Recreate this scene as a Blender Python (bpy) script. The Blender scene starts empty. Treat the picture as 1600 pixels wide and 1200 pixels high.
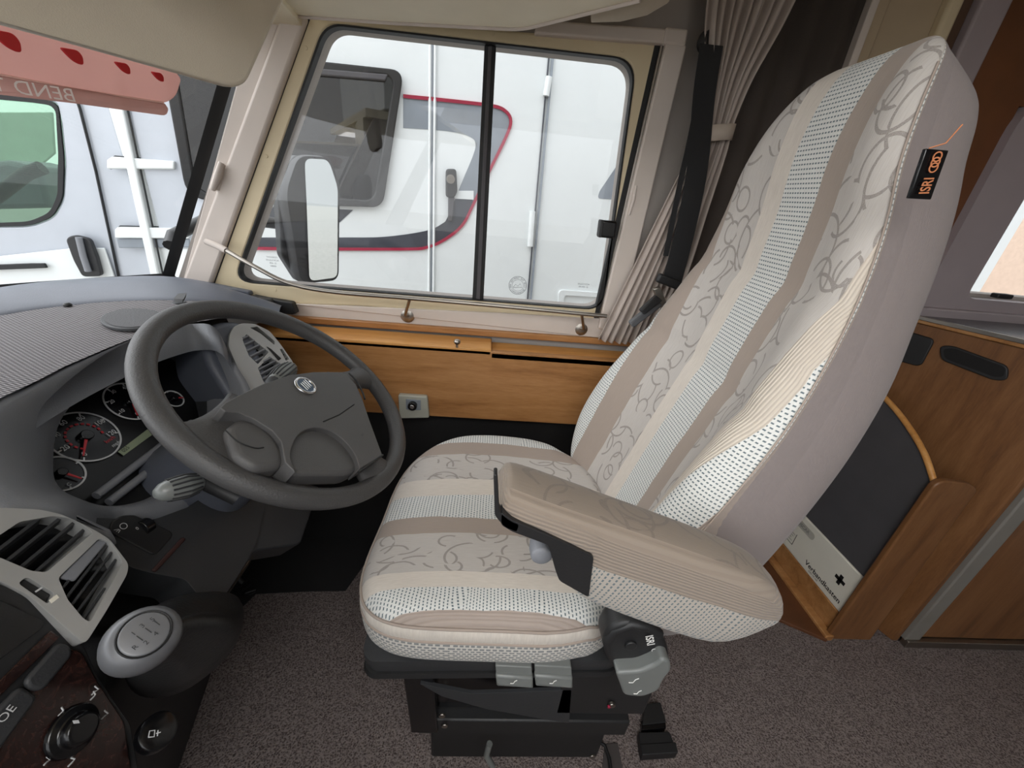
import bpy, bmesh, math, random
from mathutils import Vector, Matrix
from mathutils.geometry import tessellate_polygon
random.seed(7)
V = Vector
SC = bpy.context.scene
COL = SC.collection
SC.view_settings.view_transform = 'Standard'
SC.view_settings.look = 'None'
SC.view_settings.gamma = 1.0
SC.view_settings.use_curve_mapping = False
SC.view_settings.exposure = 0.60
SC.cycles.use_denoising = True
SC.cycles.max_bounces = 8
SC.cycles.diffuse_bounces = 4
SC.cycles.transparent_max_bounces = 12
SC.cycles.sample_clamp_indirect = 6.0
SC.cycles.caustics_reflective = False
SC.cycles.caustics_refractive = False

# ------------------------------------------------------------------ camera
FPX = 612.0
EYE = V((0, 0, 1.12))
_p, _r, _y = map(math.radians, (25.6, 5.45, 4.0))
_fw = V((math.sin(_y)*math.cos(_p), math.cos(_y)*math.cos(_p), -math.sin(_p)))
_rt = V((math.cos(_y), -math.sin(_y), 0)); _up = _rt.cross(_fw)
RT = _rt*math.cos(_r) + _up*math.sin(_r); UP = RT.cross(_fw); FW = _fw
cd = bpy.data.cameras.new('camera'); cam = bpy.data.objects.new('camera', cd); COL.objects.link(cam)
m = Matrix((RT, UP, -FW)).transposed().to_4x4(); m.translation = EYE
cam.matrix_world = m
cd.sensor_width = 36.0; cd.lens = FPX/1600*36.0; cd.clip_start = 0.01; cd.clip_end = 200
SC.camera = cam

def at(x, y, p0, n):
    """the point of a real plane (through p0, normal n) that the photo shows at pixel x, y"""
    r = RT*((x-800)/FPX) + UP*(-(y-600)/FPX) + FW
    p0, n = V(p0), V(n)
    return EYE + r*((p0-EYE).dot(n)/r.dot(n))
def Yp(x, y, d): return at(x, y, (0, d, 0), (0, 1, 0))
def Zp(x, y, d): return at(x, y, (0, 0, d), (0, 0, 1))
def Xp(x, y, d): return at(x, y, (d, 0, 0), (1, 0, 0))

# ------------------------------------------------------------------ daylight and added fill
w = bpy.data.worlds.new('overcast'); SC.world = w; w.use_nodes = True
nt = w.node_tree; bg = nt.nodes['Background']
tc = nt.nodes.new('ShaderNodeTexCoord'); sx = nt.nodes.new('ShaderNodeSeparateXYZ'); cr = nt.nodes.new('ShaderNodeValToRGB')
nt.links.new(tc.outputs['Generated'], sx.inputs[0]); nt.links.new(sx.outputs['Z'], cr.inputs[0]); nt.links.new(cr.outputs[0], bg.inputs[0])
cr.color_ramp.elements[0].position = 0.0; cr.color_ramp.elements[0].color = (.62, .63, .64, 1)
cr.color_ramp.elements[1].position = 0.6; cr.color_ramp.elements[1].color = (.93, .965, 1, 1)
def _ramp(sock, to):
    mr = nt.nodes.new('ShaderNodeMapRange'); mr.inputs['From Min'].default_value = .2; mr.inputs['From Max'].default_value = -.8
    mr.inputs['To Min'].default_value = 0.0; mr.inputs['To Max'].default_value = to
    nt.links.new(sx.outputs[sock], mr.inputs['Value']); return mr.outputs[0]
def _add(a, b):
    o = nt.nodes.new('ShaderNodeMath'); nt.links.new(a, o.inputs[0])
    if isinstance(b, float): o.inputs[1].default_value = b
    else: nt.links.new(b, o.inputs[1])
    return o.outputs[0]
# overcast sky, brighter ahead of the vehicle and on its open side
nt.links.new(_add(_add(_ramp('X', 2.4), _ramp('Y', .35)), 1.0), bg.inputs[1])
sl = bpy.data.lights.new('sun', 'SUN'); so = bpy.data.objects.new('sun', sl); COL.objects.link(so)
sl.energy = 0.35; sl.angle = 1.2; so.rotation_euler = (math.radians(-18), math.radians(-42), 0)

def area(name, loc, rot, sx_, sy_, e, col=(1, 1, 1)):
    a = bpy.data.lights.new(name, 'AREA'); a.shape = 'RECTANGLE'; a.size = sx_; a.size_y = sy_; a.energy = e; a.color = col
    o = bpy.data.objects.new(name, a); COL.objects.link(o); o.location = loc; o.rotation_euler = tuple(math.radians(v) for v in rot)
area('added_cab_fill', (.0, -.5, 1.60), (0, 0, 0), .8, .6, 9, (.97, .98, 1))  # unseen lamp added to brighten the cab, with no roof opening above it

# ------------------------------------------------------------------ materials
def srgb(h):
    h = h.lstrip('#'); c = [int(h[i:i+2], 16)/255 for i in (0, 2, 4)]
    return tuple((v/12.92 if v <= .04045 else ((v+.055)/1.055)**2.4) for v in c) + (1,)
class NT:
    def __init__(s, name):
        s.m = bpy.data.materials.new(name); s.m.use_nodes = True; s.t = s.m.node_tree
        s.b = s.t.nodes['Principled BSDF']; s.out = s.t.nodes['Material Output']
    def n(s, t, **k):
        o = s.t.nodes.new(t)
        for a, b in k.items(): setattr(o, a, b)
        return o
    def l(s, a, b): s.t.links.new(a, b)
    def inp(s, sock, v):
        if isinstance(v, (int, float)): sock.default_value = v
        elif isinstance(v, tuple): sock.default_value = v
        else: s.l(v, sock)
    def math(s, op, a, b=0.0, c=0.0):
        o = s.n('ShaderNodeMath', operation=op)
        s.inp(o.inputs[0], a); s.inp(o.inputs[1], b); s.inp(o.inputs[2], c)
        return o.outputs[0]
    def mix(s, f, a, b):
        o = s.n('ShaderNodeMix', data_type='RGBA')
        s.inp(o.inputs[0], f); s.inp(o.inputs[6], a); s.inp(o.inputs[7], b)
        return o.outputs[2]
    def coord(s, kind='Object', scale=(1, 1, 1), rot=(0, 0, 0)):
        t = s.n('ShaderNodeTexCoord'); mp = s.n('ShaderNodeMapping')
        mp.inputs['Scale'].default_value = scale; mp.inputs['Rotation'].default_value = rot
        s.l(t.outputs[kind], mp.inputs[0]); return mp.outputs[0]
    def noise(s, vec, scale, detail=3, rough=.5, dist=0):
        o = s.n('ShaderNodeTexNoise'); s.l(vec, o.inputs['Vector'])
        o.inputs['Scale'].default_value = scale; o.inputs['Detail'].default_value = detail
        o.inputs['Roughness'].default_value = rough; o.inputs['Distortion'].default_value = dist
        return o.outputs[0]
    def ramp(s, f, stops, interp='LINEAR'):
        o = s.n('ShaderNodeValToRGB'); o.color_ramp.interpolation = interp
        e = o.color_ramp.elements
        while len(e) < len(stops): e.new(.5)
        for i, (p, c) in enumerate(stops):
            e[i].position = p; e[i].color = c if isinstance(c, tuple) else (c, c, c, 1)
        s.inp(o.inputs[0], f); return o.outputs[0]
    def bump(s, h, strength=.3, dist=.002):
        o = s.n('ShaderNodeBump'); o.inputs['Strength'].default_value = strength; o.inputs['Distance'].default_value = dist
        s.inp(o.inputs['Height'], h); s.l(o.outputs[0], s.b.inputs['Normal'])
    def set(s, color=None, rough=None, metal=None, spec=None):
        if color is not None: s.inp(s.b.inputs['Base Color'], color)
        if rough is not None: s.inp(s.b.inputs['Roughness'], rough)
        if metal is not None: s.b.inputs['Metallic'].default_value = metal
        if spec is not None: s.b.inputs['Specular IOR Level'].default_value = spec
        return s
def plain(name, hexc, rough=.5, metal=0, grain=0, gscale=400, mottle=.06, spec=.5):
    n = NT(name); c = srgb(hexc); co = n.coord()
    f = n.noise(co, 14, 3)
    d = tuple(v*(1-mottle) for v in c[:3])+(1,); e = tuple(min(1, v*(1+mottle)) for v in c[:3])+(1,)
    n.set(n.ramp(f, [(.3, d), (.7, e)]), rough, metal, spec)
    if grain: n.bump(n.noise(co, gscale, 2), grain, .001)
    return n.m
M = {}
M['black'] = plain('black_plastic', '#202021', .5, grain=.15)
M['blackgloss'] = plain('black_glossy_plastic', '#0d0d0f', .22)
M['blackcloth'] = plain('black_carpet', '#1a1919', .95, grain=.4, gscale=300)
M['dash'] = plain('dash_slate_plastic', '#5a5e68', .46, grain=.25, gscale=500)
M['dashgrey'] = plain('dash_grey_plastic', '#7b7d82', .5, grain=.3, gscale=500)
M['dashdark'] = plain('dash_dark_plastic', '#303133', .55, grain=.3, gscale=500)
M['wheel'] = plain('wheel_rubber', '#434242', .5, grain=.5, gscale=420)
M['pad'] = plain('wheel_pad_plastic', '#4f4e4e', .55, grain=.3, gscale=600)
M['silver'] = plain('satin_silver_plastic', '#b4b4b2', .38, .35)
M['knobgrey'] = plain('knob_grey_metallic', '#626366', .4, .2)
M['chrome'] = plain('chrome', '#c9c9c9', .18, 1.0)
M['steel'] = plain('brushed_steel', '#a29c94', .35, 1.0)
M['cream'] = plain('cream_moulding', '#d9c9a8', .5, mottle=.03)
M['trim'] = plain('pinkish_white_trim', '#d3c8bf', .55, mottle=.03)
M['lilac'] = plain('lilac_grey_trim', '#a89da0', .45, .1, mottle=.03)
M['greige'] = plain('greige_wall', '#aaa39d', .85, grain=.2, mottle=.04)
M['headcream'] = plain('bed_underside_cream', '#e4d9bf', .6, mottle=.03)
M['visor'] = plain('visor_fabric', '#d2c8b7', .9, grain=.4, gscale=700, mottle=.03)
M['rubber'] = plain('black_rubber', '#141415', .6)
M['darkgrey'] = plain('dark_grey_laminate', '#4c4a4d', .75, grain=.2, gscale=600)
M['lever'] = plain('grey_green_lever', '#6f7270', .35)
M['white'] = plain('white_print', '#e9e8e4', .5, mottle=.01)
M['offwhite'] = plain('first_aid_white', '#e8e4d6', .45, mottle=.02)
M['red'] = plain('red_print', '#b3202a', .5)
M['creamfab'] = plain('cabinet_cream', '#b9a78c', .6, mottle=.03)
M['orange'] = plain('copper_thread', '#c27a50', .7)
M['boxgrey'] = plain('control_box_grey', '#a9a99d', .45)
M['darkwood'] = plain('burr_wood_dark', '#3a2320', .3, mottle=.4)
M['silvervan'] = plain('silver_body_paint', '#bcc1c9', .25, .1, mottle=.02)
M['whitevan'] = plain('white_body_paint', '#e2e6e6', .25, mottle=.01)
M['exgrey'] = plain('grey_decal', '#868d95', .35)
M['exdark'] = plain('slate_decal', '#41444c', .35)
M['exred'] = plain('crimson_decal', '#9d2440', .4)
M['gravel'] = plain('gravel', '#aeaaa4', .95, grain=.1, gscale=60, mottle=.12)
M['stucco'] = plain('pink_stucco', '#dcc3b0', .9, grain=.5, gscale=60)

def wood(name, a, b, c, grain_dir='x', rough=.38):
    n = NT(name)
    s = {'x': (1, 9, 9), 'z': (9, 9, 1), 'y': (9, 1, 9)}[grain_dir]
    co = n.coord(scale=s)
    f = n.noise(co, 3.2, 5, .55, .6); g = n.noise(n.coord(scale=tuple(v*4 for v in s)), 9, 3, .6)
    k = n.math('MULTIPLY_ADD', g, .3, n.math('MULTIPLY', f, .8))
    n.set(n.ramp(k, [(.35, srgb(a)), (.52, srgb(b)), (.7, srgb(c))]), rough)
    return n.m
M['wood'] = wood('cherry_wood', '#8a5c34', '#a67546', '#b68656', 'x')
M['wood_shaded'] = wood('cherry_wood_upright_shaded', '#603f27', '#775030', '#855d3b', 'z')  # same cherry, darkened so the colour carries the shade on the rear units
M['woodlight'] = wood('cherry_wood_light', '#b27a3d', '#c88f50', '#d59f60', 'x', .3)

def carpet():
    n = NT('speckled_taupe_carpet'); co = n.coord()
    f = n.noise(co, 330, 2, .7); g = n.noise(co, 9, 3)
    v = n.n('ShaderNodeTexVoronoi'); n.l(co, v.inputs['Vector']); v.inputs['Scale'].default_value = 260
    k = n.math('MULTIPLY_ADD', v.outputs['Distance'], .5, f)
    c = n.ramp(k, [(.4, srgb('#2c2524')), (.62, srgb('#665b58')), (.85, srgb('#958a86'))])
    n.set(n.mix(n.math('MULTIPLY', g, .35), c, srgb('#5d5250')), .97, 0, .1)
    n.bump(k, 1.0, .004); return n.m
M['carpet'] = carpet()

def glass(name, tint='#f4f4f4', gl=1.0):
    n = NT(name); n.t.nodes.remove(n.b)
    tr = n.n('ShaderNodeBsdfTransparent'); tr.inputs[0].default_value = srgb(tint)
    g = n.n('ShaderNodeBsdfGlossy'); g.inputs['Roughness'].default_value = .01
    fr = n.n('ShaderNodeLayerWeight'); fr.inputs[0].default_value = .5
    fa = n.math('MULTIPLY_ADD', n.math('POWER', fr.outputs[1], 4.0), .9, .04)
    mx = n.n('ShaderNodeMixShader'); n.l(n.math('MINIMUM', n.math('MULTIPLY', fa, gl), 1.0), mx.inputs[0])
    n.l(tr.outputs[0], mx.inputs[1]); n.l(g.outputs[0], mx.inputs[2]); n.l(mx.outputs[0], n.out.inputs[0])
    return n.m
M['glass'] = glass('clear_window_glass')
M['acrylic'] = glass('smoked_acrylic', '#4a4448', 1.6)
M['greenglass'] = glass('green_car_glass', '#b5c9bd', 1.3)
M['darkglass'] = glass('dark_lens', '#303134', 1.0)
def mirror():
    n = NT('mirror_glass'); n.set(srgb('#dfe6e6'), .02, 1.0); return n.m
M['mirror'] = mirror()
def film():
    n = NT('pink_film'); n.t.nodes.remove(n.b)
    tr = n.n('ShaderNodeBsdfTransparent'); tr.inputs[0].default_value = srgb('#ead2cd')
    d = n.n('ShaderNodeBsdfDiffuse'); d.inputs[0].default_value = srgb('#d3b5ae')
    tl = n.n('ShaderNodeBsdfTranslucent'); tl.inputs[0].default_value = srgb('#cdaca5')
    a = n.n('ShaderNodeMixShader'); a.inputs[0].default_value = .5; n.l(d.outputs[0], a.inputs[1]); n.l(tl.outputs[0], a.inputs[2])
    mx = n.n('ShaderNodeMixShader'); mx.inputs[0].default_value = .8
    n.l(tr.outputs[0], mx.inputs[1]); n.l(a.outputs[0], mx.inputs[2]); n.l(mx.outputs[0], n.out.inputs[0])
    return n.m
M['film'] = film()

# ------------------------------------------------------------------ objects
def tag(o, label=None, cat=None, group=None, kind=None):
    if label: o['label'] = label
    if cat: o['category'] = cat
    if group: o['group'] = group
    if kind: o['kind'] = kind
    return o
def thing(name, label, cat, loc=(0, 0, 0), group=None):
    o = bpy.data.objects.new(name, None); COL.objects.link(o); o.location = loc; o.empty_display_size = .05
    return tag(o, label, cat, group)
def absloc(o):
    return absloc(o.parent) + o.location if o.parent else V(o.location)
def mk(name, verts, faces, mat, parent=None, smooth=35, uvs=None, mats=None, midx=None, bevel=0, seg=2, sub=0, solid=0):
    verts = [V(v) for v in verts]
    lo = V([min(v[i] for v in verts) for i in range(3)]); hi = V([max(v[i] for v in verts) for i in range(3)])
    org = V(((lo.x+hi.x)/2, (lo.y+hi.y)/2, lo.z))
    me = bpy.data.meshes.new(name)
    me.from_pydata([tuple(v-org) for v in verts], [], [tuple(f) for f in faces])
    for mm in (mats or [mat]): me.materials.append(mm if not isinstance(mm, str) else M[mm])
    if midx:
        for p, i in zip(me.polygons, midx): p.material_index = i
    if uvs:
        uvl = me.uv_layers.new(name='UVMap')
        for p in me.polygons:
            for li, vi in zip(p.loop_indices, p.vertices):
                uvl.data[li].uv = uvs(p.index, vi) if callable(uvs) else uvs[vi]
    bm = bmesh.new(); bm.from_mesh(me); bmesh.ops.recalc_face_normals(bm, faces=bm.faces); bm.to_mesh(me); bm.free()
    if smooth is not None:
        for p in me.polygons: p.use_smooth = True
        if smooth < 180: me.set_sharp_from_angle(angle=math.radians(smooth))
    o = bpy.data.objects.new(name, me); COL.objects.link(o)
    if parent is not None:
        o.parent = parent; o.location = org - absloc(parent)
    else: o.location = org
    if solid:
        s = o.modifiers.new('thickness', 'SOLIDIFY'); s.thickness = solid; s.offset = 0
    if bevel:
        b = o.modifiers.new('bevel', 'BEVEL'); b.width = bevel; b.segments = seg; b.limit_method = 'ANGLE'; b.angle_limit = math.radians(40)
        b.harden_normals = False
    if sub:
        s = o.modifiers.new('smooth', 'SUBSURF'); s.levels = sub; s.render_levels = sub; s.uv_smooth = 'NONE'
    return o
def struct(o): o['kind'] = 'structure'; return o
def rnd(pts, r, seg=5):
    """round the corners of a planar polygon; r a number or one per corner"""
    pts = [V(p) for p in pts]; out = []; n = len(pts)
    for i, p in enumerate(pts):
        rr = r[i] if isinstance(r, (list, tuple)) else r
        a, b = pts[i-1]-p, pts[(i+1) % n]-p
        rr_ = min(rr, a.length*.48, b.length*.48)
        if rr_ <= 1e-5: out.append(p); continue
        a, b = p+a.normalized()*rr_, p+b.normalized()*rr_
        for k in range(seg+1):
            t = k/seg; out.append((1-t)**2*a + 2*t*(1-t)*p + t*t*b)
    return out
def slab(name, pts, depth, mat, parent=None, bevel=.002, holes=(), seg=2, smooth=35, sub=0):
    """a flat shape (with holes) given thickness along the vector depth"""
    loops = [[V(p) for p in pts]] + [[V(p) for p in h] for h in holes]
    fl = [p for l in loops for p in l]; N = len(fl); d = V(depth)
    vs = fl + [p+d for p in fl]
    if holes:
        bm = bmesh.new(); bv = [bm.verts.new(p) for p in fl]; k = 0
        for l in loops:
            n = len(l)
            for i in range(n): bm.edges.new((bv[k+i], bv[k+(i+1) % n]))
            k += n
        nrm = V((0, 0, 0)); l = loops[0]
        for i in range(len(l)): nrm += l[i-1].cross(l[i])
        bmesh.ops.triangle_fill(bm, use_beauty=True, use_dissolve=False, edges=bm.edges[:], normal=nrm)
        bm.verts.index_update(); tri = [tuple(v.index for v in f.verts) for f in bm.faces]; bm.free()
        fs = tri + [tuple(i+N for i in reversed(t)) for t in tri]
    else:
        fs = [tuple(range(N)), tuple(reversed(range(N, 2*N)))]
    k = 0
    for l in loops:
        n = len(l)
        for i in range(n):
            a, b = k+i, k+(i+1) % n; fs.append((a, b, b+N, a+N))
        k += n
    return mk(name, vs, fs, mat, parent, smooth, bevel=bevel, seg=seg, sub=sub)
def px(pts, p0, n): return [at(x, y, p0, n) for x, y in pts]
def box(name, lo, hi, mat, parent=None, bevel=.003, seg=2):
    x0, y0, z0 = lo; x1, y1, z1 = hi
    return slab(name, [(x0, y0, z0), (x1, y0, z0), (x1, y1, z0), (x0, y1, z0)], (0, 0, z1-z0), mat, parent, bevel, seg=seg)
def obox(name, c, ax, ay, az, mat, parent=None, bevel=.003, seg=2):
    c, ax, ay, az = map(V, (c, ax, ay, az))
    return slab(name, [c-ax-ay-az, c+ax-ay-az, c+ax+ay-az, c-ax+ay-az], az*2, mat, parent, bevel, seg=seg)
def cat(pts, n=6, closed=False):
    """Catmull-Rom through points (tuples of any length)"""
    P = [V(p) for p in pts]; out = []; N = len(P)
    rng = range(N if closed else N-1)
    for i in rng:
        if closed: a, b, c, d = P[i-1], P[i], P[(i+1) % N], P[(i+2) % N]
        else: a, b, c, d = P[max(i-1, 0)], P[i], P[i+1], P[min(i+2, N-1)]
        for k in range(n):
            t = k/n; out.append(.5*((2*b)+(c-a)*t+(2*a-5*b+4*c-d)*t*t+(3*b-a-3*c+d)*t**3))
    if not closed: out.append(P[-1])
    return out
def loft(name, rings, mat, parent=None, closed=True, caps=True, smooth=40, **k):
    n = len(rings[0]); vs = [p for r in rings for p in r]; fs = []
    for i in range(len(rings)-1):
        for j in range(n if closed else n-1):
            a, b = i*n+j, i*n+(j+1) % n; fs.append((a, b, b+n, a+n))
    if caps and closed:
        fs.append(tuple(range(n))); fs.append(tuple(reversed(range((len(rings)-1)*n, len(rings)*n))))
    return mk(name, vs, fs, mat, parent, smooth, **k)
def frame_of(d):
    d = V(d).normalized(); u = d.orthogonal().normalized(); return d, u, d.cross(u)
def tube(name, pts, r, mat, parent=None, seg=12, closed=False, flat=1.0, upv=None, smooth=60, **k):
    """r a number or one per point; flat squashes the section along the binormal"""
    P = [V(p) for p in pts]; N = len(P); rings = []; u = None
    for i, p in enumerate(P):
        if closed: d = (P[(i+1) % N]-P[i-1]).normalized()
        else: d = (P[min(i+1, N-1)]-P[max(i-1, 0)]).normalized()
        if upv is not None: u = (V(upv)-d*V(upv).dot(d)).normalized()
        elif u is None: u = d.orthogonal().normalized()
        else: u = (u-d*u.dot(d)).normalized()
        w_ = d.cross(u); rr = r[i] if isinstance(r, (list, tuple)) else r
        rings.append([p+u*rr*flat*math.cos(a)+w_*rr*math.sin(a) for a in (2*math.pi*j/seg for j in range(seg))])
    if closed: rings.append(rings[0])
    return loft(name, rings, mat, parent, True, not closed, smooth, **k)
def disc(name, c, d, r, h, mat, parent=None, seg=28, bevel=.001, prof=None):
    """a turned shape standing at c along d; prof = [(radius, height)...]"""
    d, u, w_ = frame_of(d); c = V(c); prof = prof or [(r, 0), (r, h)]
    rings = [[c+d*hh+u*rr*math.cos(a)+w_*rr*math.sin(a) for a in (2*math.pi*j/seg for j in range(seg))] for rr, hh in prof]
    return loft(name, rings, mat, parent, bevel=bevel)
def ring(name, c, d, r, w_, h, mat, parent=None, seg=48, a0=0, a1=2*math.pi, u=None):
    """a thin flat ring or arc"""
    d = V(d).normalized(); u = V(u).normalized() if u is not None else d.orthogonal().normalized(); v = d.cross(u); c = V(c)
    full = abs(a1-a0-2*math.pi) < 1e-4; rings = []
    for j in range(seg+1):
        a = a0+(a1-a0)*j/seg; q = u*math.cos(a)+v*math.sin(a)
        rings.append([c+q*(r-w_/2), c+q*(r+w_/2), c+q*(r+w_/2)+d*h, c+q*(r-w_/2)+d*h])
    return loft(name, rings, mat, parent, True, not full, 30)
def text(name, body, c, right, up, size, mat, parent=None, depth=.0006, align='CENTER', bold=0, mirror=False, sx_=1.0):
    right, up = V(right).normalized(), V(up).normalized()
    up = (up-right*up.dot(right)).normalized(); nrm = right.cross(up)
    cu = bpy.data.curves.new(name, 'FONT'); cu.body = body; cu.size = 1.0; cu.align_x = align; cu.align_y = 'CENTER'
    cu.offset = bold; cu.resolution_u = 3
    o = bpy.data.objects.new(name, cu); COL.objects.link(o)
    dg = bpy.context.evaluated_depsgraph_get(); me = bpy.data.meshes.new_from_object(o.evaluated_get(dg))
    vs = [v.co.copy() for v in me.vertices]; fs = [tuple(p.vertices) for p in me.polygons]
    bpy.data.objects.remove(o); bpy.data.curves.remove(cu); bpy.data.meshes.remove(me)
    s = -1 if mirror else 1; c = V(c)
    P = [c+right*(v.x*size*s*sx_)+up*(v.y*size)+nrm*depth for v in vs]
    return mk(name, P, fs, mat, parent, None)
# ================================================================== the shell
WY = 1.06                                    # inner face of the driver's side wall
def W(x, y, d=WY): return Yp(x, y, d)
struct(box('floor', (-1.35, -1.0, -.05), (2.6, 1.10, 0), 'carpet', bevel=0))
struct(box('ceiling', (-.45, -1.05, 1.62), (2.6, 1.12, 1.68), 'headcream', bevel=0))
g1 = rnd([W(515, 43, 1.07), W(990, 98, 1.07), W(938, 481, 1.07), W(374, 437, 1.07)], [.035, .05, .05, .05], 8)
g1 = [V((p.x, WY, p.z)) for p in g1]
g2 = rnd([(1.29, WY, .985), (2.15, WY, .985), (2.15, WY, 1.36), (1.29, WY, 1.36)], .03, 5)
wallpts = [V(p) for p in ((-.95, WY, 0), (-.95, WY, .6), (-.83, WY, .83), (-.38, WY, 1.62), (2.6, WY, 1.62), (2.6, WY, 0))]
struct(slab('wall_right', wallpts, (0, .045, 0), 'greige', bevel=0, holes=[g1, g2]))
# side window: moulded cream frame, two panes, slider rail
co = [W(*q) for q in ((484, 26), (1027, 70), (943, 503), (780, 492), (560, 476), (450, 473), (325, 446))]
struct(slab('trim_1', co, (0, -.014, 0), 'cream', bevel=.005, seg=3, holes=[[p+(p-V((-.1, WY, 1.13)))*-.0 for p in g1]]))
win = thing('window_1', None, None, (-.15, 1.08, .8)); win['kind'] = 'structure'
def inset(ps, k):
    c = sum(ps, V((0, 0, 0)))/len(ps); return [p+(c-p).normalized()*k for p in ps]
slab('gasket', [p+V((0, -.015, 0)) for p in inset(g1, -.001)], (0, .02, 0), 'rubber', win, .0, holes=[[p+V((0, -.015, 0)) for p in inset(g1, .0035)]])
gl = inset(g1, .001)
slab('pane', [p+V((0, .001, 0)) for p in gl], (0, .004, 0), 'glass', win, 0)
slab('slider_rail', [W(757, 70, 1.05), W(775, 72, 1.05), W(755, 470, 1.05), W(738, 468, 1.05)], (0, .024, 0), 'rubber', win, .002)
slab('slider_rail', [W(763, 72, 1.045), W(769, 72, 1.045), W(750, 468, 1.045), W(744, 467, 1.045)], (0, .01, 0), M['darkgrey'], win, .001)
lt = obox('catch', W(948, 358, 1.035), (.022, 0, 0), (0, .012, 0), (-.001, 0, .02), 'blackgloss', win, .005, 3)
obox('catch_grip', W(938, 357, 1.02), (.004, 0, 0), (0, .012, 0), (-.001, 0, .02), 'black', lt, .002)
# screw caps round the cream frame
for q in ((478, 75), (416, 244), (350, 387), (430, 453), (770, 52), (972, 78)):
    struct(disc('trim_2', W(*q, WY-.014), (0, -1, 0), .004, .0012, 'cream', seg=12))
# pinkish-white surround
def strip(name, a, b, c, d, y0, th, mat, bevel=.004): return struct(slab(name, [W(*q, y0) for q in (a, b, c, d)], (0, th, 0), mat, bevel=bevel, seg=3))
strip('trim_3', (442, 12), (480, 26), (329, 446), (284, 440), 1.035, .03, 'trim', .008)      # A pillar, inner flute
strip('trim_4', (400, 15), (444, 15), (300, 442), (284, 442), 1.045, .03, 'trim', .004)
strip('trim_5', (481, 24), (486, 25), (334, 447), (329, 446), 1.045, .02, 'rubber', .001)
strip('trim_6', (1041, 66), (1074, 70), (966, 520), (935, 514), 1.03, .03, 'trim', .004)
strip('trim_7', (1024, 66), (1032, 67), (932, 512), (925, 510), 1.045, .02, 'rubber', .001)
strip('trim_8', (1033, 67), (1037, 67), (936, 513), (933, 512), 1.04, .02, 'steel', .001)
strip('trim_9', (840, 30), (1042, 44), (1040, 68), (835, 52), 1.03, .03, 'trim', .004)
strip('trim_10', (1041, 41), (1077, 45), (1072, 72), (1036, 68), 1.027, .033, 'trim', .005)
strip('trim_11', (440, 474), (780, 489), (968, 500), (962, 531), 1.04, .02, 'trim', .002)
strip('trim_12', (440, 474), (962, 500), (962, 531), (443, 494), 1.045, .02, 'trim', .002)
cl = thing('blind_clip', 'pale pink plastic clip on the slanting front pillar', 'clip', W(338, 290, 1.03))
tube('clip_body', [W(346, 254, 1.03), W(340, 275, 1.025), (W(332, 296, 1.03))], [.006, .008, .006], 'trim', cl, 10)
slab('clip_flange', [W(347, 257, 1.033), W(352, 258, 1.033), W(342, 298, 1.033), W(336, 297, 1.033)], (0, .004, 0), 'trim', cl, .001)
cl = thing('blind_clip', 'pale slim plastic clip on the rear window surround', 'clip', W(990, 300, 1.03))
tube('clip_body', [W(994, 290, 1.03), W(990, 312, 1.027), W(983, 336, 1.03)], [.003, .004, .003], 'trim', cl, 10)

# windscreen, curved in plan
def wx(y, z): return -.83 - .50*(1-(y/1.06)**2) + .55*(z-.84)
ys = [1.055-1.95*i/24 for i in range(25)]; zs = [.84+.55*i/8 for i in range(9)]
loft('x', [[V((0, 0, 0))]*3, [V((1, 0, 0))]*3], 'black') and None
bpy.data.objects.remove(bpy.data.objects['x'])
ws = loft('window_2', [[V((wx(y, z), y, z)) for z in zs] for y in ys], 'glass', closed=False, caps=False, smooth=180); struct(ws)
def ws_hit(x, y, off=0.0):
    r = (RT*((x-800)/FPX)+UP*(-(y-600)/FPX)+FW); lo, hi = .3, 4.0
    for _ in range(50):
        t = (lo+hi)/2; p = EYE+r*t
        if p.x > wx(p.y, p.z)+off: lo = t
        else: hi = t
    return EYE+r*lo
rim = [V((wx(y, .845)+.004, y, .845)) for y in ys]
struct(loft('trim_13', [[p+V((0, 0, -.01)), p+V((.012, 0, .008)), p+V((.004, 0, .022)), p+V((-.01, 0, .01))] for p in rim], 'rubber', smooth=60))
struct(loft('trim_14', [[V((wx(1.05-d, z)+e, 1.052-d, z)) for d, e in ((0, .010), (.010, .008), (.014, .002), (0, .0))] for z in zs], 'rubber'))
struct(slab('trim_15', [V((wx(y, 1.39), y, 1.39)) for y in ys]+[V((wx(-.9, 1.39)+.5, -.9, 1.39)), V((-.42, 1.05, 1.39))], (0, 0, .02), 'headcream', bevel=.002))
# body front under the windscreen, and what closes the cab
struct(loft('wall_front', [[V((wx(y, .84)-.03, y, z)) for z in (-.5, .84)] for y in ys], 'whitevan', closed=False, caps=False))
struct(box('wall_upper', (-.30, -.95, 1.69), (2.6, 1.16, 2.3), 'whitevan', bevel=.01))
# bed underside overhead
bed = [Zp(*q, 1.40) for q in ((440, 24), (620, 36), (815, 46), (845, 41), (1000, 0))]
bed[0].x = -.46
sh = slab('trim_16', rnd([bed[0], bed[1], bed[2], bed[4], V((.35, .3, 1.4)), V((-.40, .3, 1.4)), V((-.46, .8, 1.4))], [.0, .0, .03, 0, 0, 0, 0]), (0, 0, .22), 'headcream', bevel=.006, seg=3); struct(sh)
struct(tube('trim_17', [bed[0], bed[1]]+rnd([bed[1], bed[2], bed[4]], [0, .03, 0])[1:], .0035, 'trim', seg=8))
# folded blind fabric above the window corner
tube('roof_blind', [W(925, 22, .98), W(970, 16, .96), W(1010, 4, .95), W(1040, -14, .95)], [.012, .016, .018, .018], 'visor', seg=10)
tag(bpy.data.objects['roof_blind'], 'rolled beige fabric edge under the overhead bed, above the window corner', 'blind')
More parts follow.
